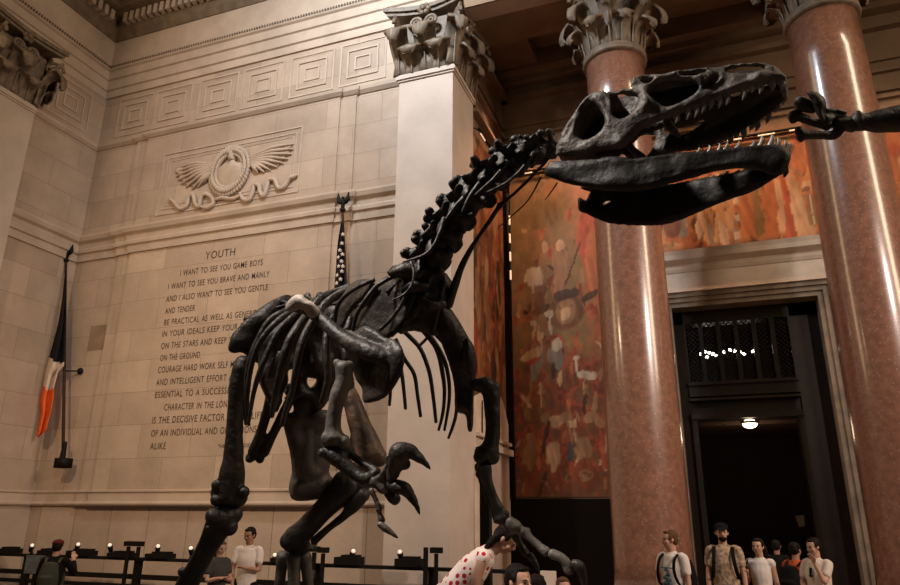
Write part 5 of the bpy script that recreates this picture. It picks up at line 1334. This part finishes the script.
# ================================================================== PEOPLE
def rotz(v, a): c, s = math.cos(a), math.sin(a); return np.array([v[0]*c-v[1]*s, v[0]*s+v[1]*c, v[2]])
def rotx(v, a): c, s = math.cos(a), math.sin(a); return np.array([v[0], v[1]*c-v[2]*s, v[1]*s+v[2]*c])
ARMS = {   # (upper arm direction, forearm direction) in the torso frame, x outward, y forward, z up
    'down': ((.16, .02, -1), (.05, .16, -1)), 'pocket': ((.42, -.15, -1), (-.25, .35, -1)), 'bag': ((.25, -.25, -1), (-.15, .75, .35)), 'face': ((.10, .65, -.85), (-.28, .25, 1.0)),
    'front': ((.15, .25, -1), (-.75, .75, .15)), 'belly': ((.28, .1, -1), (-.75, .6, -.35)), 'reach': ((.12, .5, -.9), (-.1, .6, -1)), 'camera': ((.35, .5, -.6), (-.3, .55, .85)), 'low': ((.2, .15, -1), (-.3, .45, -1))}
def person(label, px, t, height, face, skin, cloth, pants, hair='hair_dark', arms=('down', 'down'), lean=0, yaw_head=0, nod=0, z=0, sleeve=.55, hairlen=0, cap=None, beard=False, walk=0.0, vox=.012, torso=1.0, straps=False, extra=None, py=560, brows=True, female=False, side=0.0):
    """face: heading in degrees, 0 = toward the camera, positive = turned to the photo's right"""
    P = at(px, py, t); k = height/1.75
    toc = -nrm([P[0], P[1], 0]); base_a = math.atan2(toc[1], toc[0])-math.pi/2
    A = base_a+math.radians(face); O = np.array([P[0], P[1], z])
    W = lambda v: O+rotz(np.array(v, float)*k, A)
    hip = np.array([0, 0, .93]); la = -math.radians(lean); sa = math.radians(side)
    def T(v):                                            # torso bend about the hips
        v = rotx(np.array(v, float)-hip, la)
        c, s = math.cos(sa), math.sin(sa); v = np.array([v[0]*c+v[2]*s, v[1], -v[0]*s+v[2]*c])
        return v+hip
    root = thing('person', O, label, 'person')
    sh = .148 if female else .168; wa = torso*(.120 if female else .138); ch = torso*(.138 if female else .155)
    B = MB(); sx = rotz(np.array([1., 0, 0]), A)
    legs = []
    for s in (-1, 1):
        f = s*walk*.26
        legs.append([np.array([s*.09, 0, .92]), np.array([s*.095, f*.5+.02, .50]), np.array([s*.095, f-.02, .09])])
    for L in legs:
        B.tube([W(p) for p in L], [.085*k, .056*k, .040*k], 10, 4)
        an = L[2]; B.tube([W(an+np.array([0, -.03, -.04])), W(an+np.array([0, .14, -.055]))], [.036*k, .03*k], 8)
    tp = [(0, 0, .90), (0, 0, 1.08), (0, .0, 1.28), (0, -.005, 1.42), (0, -.01, 1.485)]; tr = [(.145, .100), (wa*.92, .095), (ch*.95, .11), (.135, .085), (.055, .05)]
    def ttube(mb, pts, rad, add=0):
        mb.tube([W(T(p)) for p in pts], [((a+add)*k, (b+add)*k) for a, b in rad], 14, 4, side=sx)
    ttube(B, tp, tr)
    B.tube([W(T((0, -.01, 1.44))), W(T((0, .01, 1.54)))], [.056*k, .052*k], 10)
    joints = []
    for i, s in enumerate((-1, 1)):
        ua, fa = ARMS[arms[i]]
        S = T((s*sh, -.01, 1.425))
        q = lambda d: rotx(np.array([s*d[0], d[1], d[2]], float), la)
        E_ = S+nrm(q(ua))*.29; Wr = E_+nrm(q(fa))*.25; hd_ = nrm(q(fa))
        joints.append((S, E_, Wr, hd_))
        B.tube([W(T((s*.07, -.01, 1.425))), W(S), W(S*.5+E_*.5), W(E_), W(E_*.5+Wr*.5), W(Wr)], [.050*k, .048*k, .042*k, .036*k, .034*k, .025*k], 10, 3)
        pm = nrm(np.cross(hd_, np.array([s*1.0, .2, 0])))
        out = nrm(np.cross(hd_, pm))
        pc_ = Wr+hd_*.05
        B.tube([W(Wr), W(pc_), W(Wr+hd_*.085)], [(.024*k, .020*k), (.040*k, .018*k), (.038*k, .017*k)], 8, 3, side=rotz(out, A))
        for n_, (o_, ln) in enumerate(((-.030, .062), (-.010, .074), (.011, .070), (.030, .055))):
            b0 = Wr+hd_*.082+out*o_; b1 = b0+hd_*ln*.5+pm*.004*s; b2 = b0+hd_*ln*.92-pm*.022
            B.tube([W(b0), W(b1), W(b2)], [.0105*k, .0098*k, .0085*k], 6, 2)
        th = Wr+hd_*.03-out*.03
        B.tube([W(th), W(th-out*.028+hd_*.03), W(th-out*.03+hd_*.062)], [.013*k, .012*k, .009*k], 6, 2)
    # head
    yh, nd = math.radians(yaw_head), -math.radians(nod)
    HC = T((0, .015, 1.635))
    def Hh(v):
        v = rotx(np.array(v, float), nd+la*.55); v = rotz(v, yh); return W(HC+v)
    ax = [nrm(Hh(e)-Hh((0, 0, 0))) for e in ((1, 0, 0), (0, 1, 0), (0, 0, 1))]
    def HE(mb, c, r): mb.ell(Hh(c), tuple(x*k for x in r), axes=ax, nu=16, nv=10)
    HE(B, (0, -.005, .03), (.076, .095, .088)); HE(B, (0, .025, -.03), (.060, .068, .075)); HE(B, (0, .052, -.075), (.034, .032, .028))
    HE(B, (0, .094, -.012), (.013, .020, .022)); HE(B, (0, .083, .020), (.042, .014, .010)); HE(B, (0, .080, -.050), (.024, .012, .010))
    for s in (-1, 1): HE(B, (s*.077, -.002, -.005), (.011, .018, .028)); HE(B, (s*.04, .066, -.022), (.022, .018, .02))
    B.tube([Hh((0, -.02, -.03)), W(T((0, -.01, 1.46)))], [.050*k, .056*k], 10)
    body = put('body', B, skin, root, remesh=vox, smooth=1)
    for s in (-1, 1):
        m_ = MB(); HE(m_, (s*.031, .084, .004), (.0125, .008, .0065)); put('eye', m_, 'eye_dark', root)
        m_ = MB(); m_.tube([Hh((s*.016, .092, .024)), Hh((s*.034, .092, .028)), Hh((s*.050, .082, .022))], [.0035*k, .0045*k, .003*k], 6, 2); put('eyebrow', m_, hair, root)
    m_ = MB(); m_.tube([Hh((-.022, .088, -.048)), Hh((0, .096, -.046)), Hh((.022, .088, -.048))], [.003*k, .0055*k, .003*k], 6, 2); put('lips', m_, 'lip', root)
    # hair
    m_ = MB(); HE(m_, (0, -.022, .052), (.083, .090, .078)); HE(m_, (0, -.045, .01), (.080, .068, .085)); HE(m_, (0, .045, .092), (.055, .035, .022))
    for s in (-1, 1): HE(m_, (s*.072, .012, .03), (.012, .03, .035))
    if hairlen:
        for s in (-1, 0, 1):
            m_.tube([Hh((s*.06, -.05, 0)), Hh((s*.075, -.055, -.10)), Hh((s*.07, -.045, -.10-hairlen))], [(.045*k, .035*k), (.042*k, .030*k), (.025*k, .016*k)], 8, 3, side=sx)
    put('hair', m_, hair, root, remesh=.010, smooth=2)
    if beard:
        m_ = MB(); HE(m_, (0, .048, -.070), (.050, .048, .044)); HE(m_, (0, .086, -.036), (.026, .012, .006))
        put('beard', m_, hair, root, remesh=.009, smooth=1)
    if cap:
        m_ = MB(); HE(m_, (0, -.005, .070), (.092, .104, .062)); m_.tube([Hh((0, .07, .060)), Hh((0, .13, .052)), Hh((0, .165, .040))], [(.075*k, .012*k), (.070*k, .008*k), (.045*k, .005*k)], 10, 3, side=ax[0])
        put('cap', m_, cap, root, remesh=.009, smooth=1)
    # shirt
    m_ = MB(); hemz = .86
    ttube(m_, [(0, 0, hemz), (0, 0, 1.06), (0, 0, 1.27), (0, -.005, 1.41), (0, -.01, 1.462)], [(.158, .118), (wa+.012, .112), (ch+.006, .122), (.140, .092), (.075, .068)], .005)
    for i, s in enumerate((-1, 1)):
        S, E_, Wr, hd_ = joints[i]; e = S+(E_-S)*sleeve
        m_.tube([W(T((s*.07, -.01, 1.405))), W(S), W(e)], [.062*k, .059*k, .060*k if sleeve > .3 else .045*k], 12, 4)
        if sleeve > .95:
            m_.tube([W(E_), W(E_*.2+Wr*.8)], [.054*k, .044*k], 12, 3)
    put('shirt', m_, cloth, root, remesh=.012, smooth=3)
    m_ = MB(); m_.tube([W(T((-.0, 0, 1.00))), W((0, 0, .86))], [(.150*k, .108*k), (.165*k, .118*k)], 14, 3, side=sx)
    for L in legs: m_.tube([W(L[0]), W(L[1]), W(L[2]+np.array([0, 0, .03]))], [.098*k, .075*k, .064*k], 12, 4)
    put('trousers', m_, pants, root, remesh=.014, smooth=2)
    for L in legs:
        an = L[2]; m_ = MB().tube([W(an+np.array([0, -.055, -.045])), W(an+np.array([0, .06, -.045])), W(an+np.array([0, .17, -.055]))], [(.042*k, .046*k), (.046*k, .044*k), (.04*k, .030*k)], 10, 3)
        put('shoe', m_, 'cloth_black', root)
    info = dict(W=W, T=T, k=k, root=root, joints=joints, sx=sx, A=A, H=Hh, O=O)
    return info
def backpack(I, m, label, size=1.0):
    W, T, k = I['W'], I['T'], I['k']
    c = W(T((0, -.21, 1.22))); r = thing('backpack', c, label, 'backpack')
    mb = MB().tube([W(T((0, -.20, 1.00))), W(T((0, -.24, 1.15))), W(T((0, -.22, 1.36)))], [(.15*k*size, .09*k), (.165*k*size, .11*k), (.13*k*size, .08*k)], 14, 4, side=I['sx'])
    mb.tube([W(T((0, -.33, 1.04))), W(T((0, -.34, 1.18)))], [(.11*k*size, .04*k), (.11*k*size, .04*k)], 12, 3, side=I['sx'])
    put('bag', mb, m, r, remesh=.014, smooth=2)
    for s in (-1, 1):
        L = [(s*.10, -.16, 1.40), (s*.115, -.04, 1.475), (s*.115, .09, 1.42), (s*.125, .145, 1.28), (s*.15, .10, 1.12), (s*.17, -.06, 1.05)]
        put('strap', MB().tube([W(T(p)) for p in L], [(.024*k, .008*k)]*6, 8, 5, side=I['sx']), m, r)
    return r

# group by the doorway
g1 = person('young man in white printed T-shirt, turned left in front of the left column', 671, 9.3, 1.81, -38, 'skin_light', 'cloth_white', 'denim', arms=('down', 'pocket'), yaw_head=-30, walk=1.0, sleeve=.62, py=545, hair='hair_brown', vox=.011)
backpack(g1, 'cloth_black', 'black backpack worn by the young man in the white printed T-shirt')
W_, T_ = g1['W'], g1['T']
pr_ = MB()
rr = random.Random(4)
for i in range(26):
    u, v = rr.gauss(-.01, .035), rr.gauss(1.16, .055)
    q = T_((u, .143-abs(u)*.2, v)); pr_.ell(W_(q), (.022, .022, .022), nu=8, nv=5)
pr_.tube([W_(T_((-.09, .128, 1.30))), W_(T_((0, .146, 1.305))), W_(T_((.09, .128, 1.30)))], [.008]*3, 6, 3)
put('shirt_print', pr_, 'print_blue', g1['root'])
g2 = person('bearded man in black cap and patterned khaki shirt with backpack straps before the doorway', 723, 9.9, 1.90, -4, 'skin_light', 'cloth_khaki', 'cloth_brown', arms=('down', 'down'), yaw_head=8, beard=True, cap='cloth_black', sleeve=.62, py=545, torso=1.08)
backpack(g2, 'cloth_black', 'black backpack worn by the bearded man in the khaki shirt')
g3 = person('woman in white sleeveless top and black trousers walking beside the khaki-shirted man', 758, 9.9, 1.70, -12, 'skin_light', 'cloth_white', 'cloth_black', arms=('down', 'bag'), yaw_head=-10, sleeve=.22, py=545, female=True, hairlen=.04)
bg_ = MB(); W_, T_ = g3['W'], g3['T']
sbag = thing('shoulder_bag', W_((.24, -.05, .98)), 'dark shoulder bag carried by the woman in the white sleeveless top', 'bag')
put('bag', MB().tube([W_((.25, -.06, .86)), W_((.25, -.06, 1.08))], [(.06, .11), (.05, .09)], 12, 3, side=g3['sx']), 'cloth_black', sbag)
put('strap', MB().tube([W_((.23, -.12, 1.08)), W_((.17, -.08, 1.38)), W_((.16, .0, 1.47)), W_((.18, .08, 1.36)), W_((.24, .0, 1.08))], [.010]*5, 6, 4), 'cloth_black', sbag)
g4 = person('man in cream T-shirt and jeans raising a hand to his face', 814, 9.5, 1.72, -35, 'skin_light', 'cloth_cream', 'denim', arms=('face', 'belly'), yaw_head=-12, nod=8, sleeve=.62, py=545, torso=1.05, walk=.4)
W_, T_ = g4['W'], g4['T']
put('sunglasses', MB().tube([W_(T_((.0, .145, 1.36))), W_(T_((.01, .150, 1.30)))], [.02, .016], 8).ell(W_(T_((.012, .15, 1.27))), .022), 'cloth_black', g4['root'])
g5 = person('person in orange shirt seen from behind, left of the man in cream', 794, 10.3, 1.64, 150, 'skin_mid', 'cloth_orange', 'cloth_orange', arms=('down', 'down'), sleeve=.9, py=545)
backpack(g5, 'cloth_black', 'bulky black backpack on the person in orange', 1.15)
g6 = person('dark-clothed visitor in shadow between the white-topped woman and the orange shirt', 776, 12.2, 1.62, 170, 'skin_mid', 'cloth_black', 'cloth_black', py=545, sleeve=1.0)
# couple by the rail
g7 = person('man in white T-shirt standing by the rail beside the woman in grey', 249, 10.9, 1.78, -22, 'skin_mid', 'cloth_white', 'cloth_black', arms=('front', 'low'), yaw_head=-16, nod=14, sleeve=.62, py=550, vox=.011)
g8 = person('woman in dark grey top with hands raised in front, next to the man in white', 220, 10.5, 1.60, 22, 'skin_light', 'cloth_grey', 'cloth_black', hair='hair_brown', arms=('front', 'front'), yaw_head=14, nod=20, sleeve=.60, py=550, female=True, hairlen=.10, vox=.011, torso=1.12)
# capped visitor on the left
g9 = person('visitor in dark red cap and dark jacket seen from behind at the left', 56, 10.6, 1.58, 165, 'skin_light', 'cloth_black', 'cloth_black', arms=('down', 'camera'), cap='cap_red', sleeve=1.0, py=555)
backpack(g9, 'cloth_olive', 'grey green backpack on the visitor with the red cap')
# close group at the middle of the bottom edge
be = at(446, 600, 5.2)
tag(put('bench', MB().box(be[0]-.45, be[0]+.35, be[1]-.25, be[1]+.25, .44, .50).box(be[0]-.4, be[0]-.34, be[1]-.2, be[1]+.2, 0, .40).box(be[0]+.24, be[0]+.3, be[1]-.2, be[1]+.2, 0, .40), 'pole_wood', loc=(be[0], be[1], 0), shade=False), 'low dark bench under the girl in the polka-dot top', 'bench')
g10 = person('dark-haired girl in white top with red polka dots leaning forward over the dark-haired man', 442, 5.2, 1.62, 82, 'skin_light', 'cloth_dotted', 'cloth_red', arms=('reach', 'reach'), lean=46, nod=18, yaw_head=-12, z=.50, sleeve=.16, py=560, female=True, hairlen=.10, vox=.009)
g11 = person('dark-haired man looking right, only his head showing under the leaning girl', 517, 4.7, 1.65, 38, 'skin_light', 'cloth_black', 'cloth_black', yaw_head=10, nod=2, py=560, vox=.009)
g12 = person('dark-haired figure half hidden behind the man below the leaning girl', 536, 5.6, 1.52, 160, 'skin_mid', 'cloth_black', 'cloth_black', py=560, hairlen=.12)
g13 = person('small light-haired visitor under the dinosaur hand', 562, 6.6, 1.42, 20, 'skin_light', 'cloth_brown', 'cloth_black', hair='hair_brown', py=560, hairlen=.1)
bake()
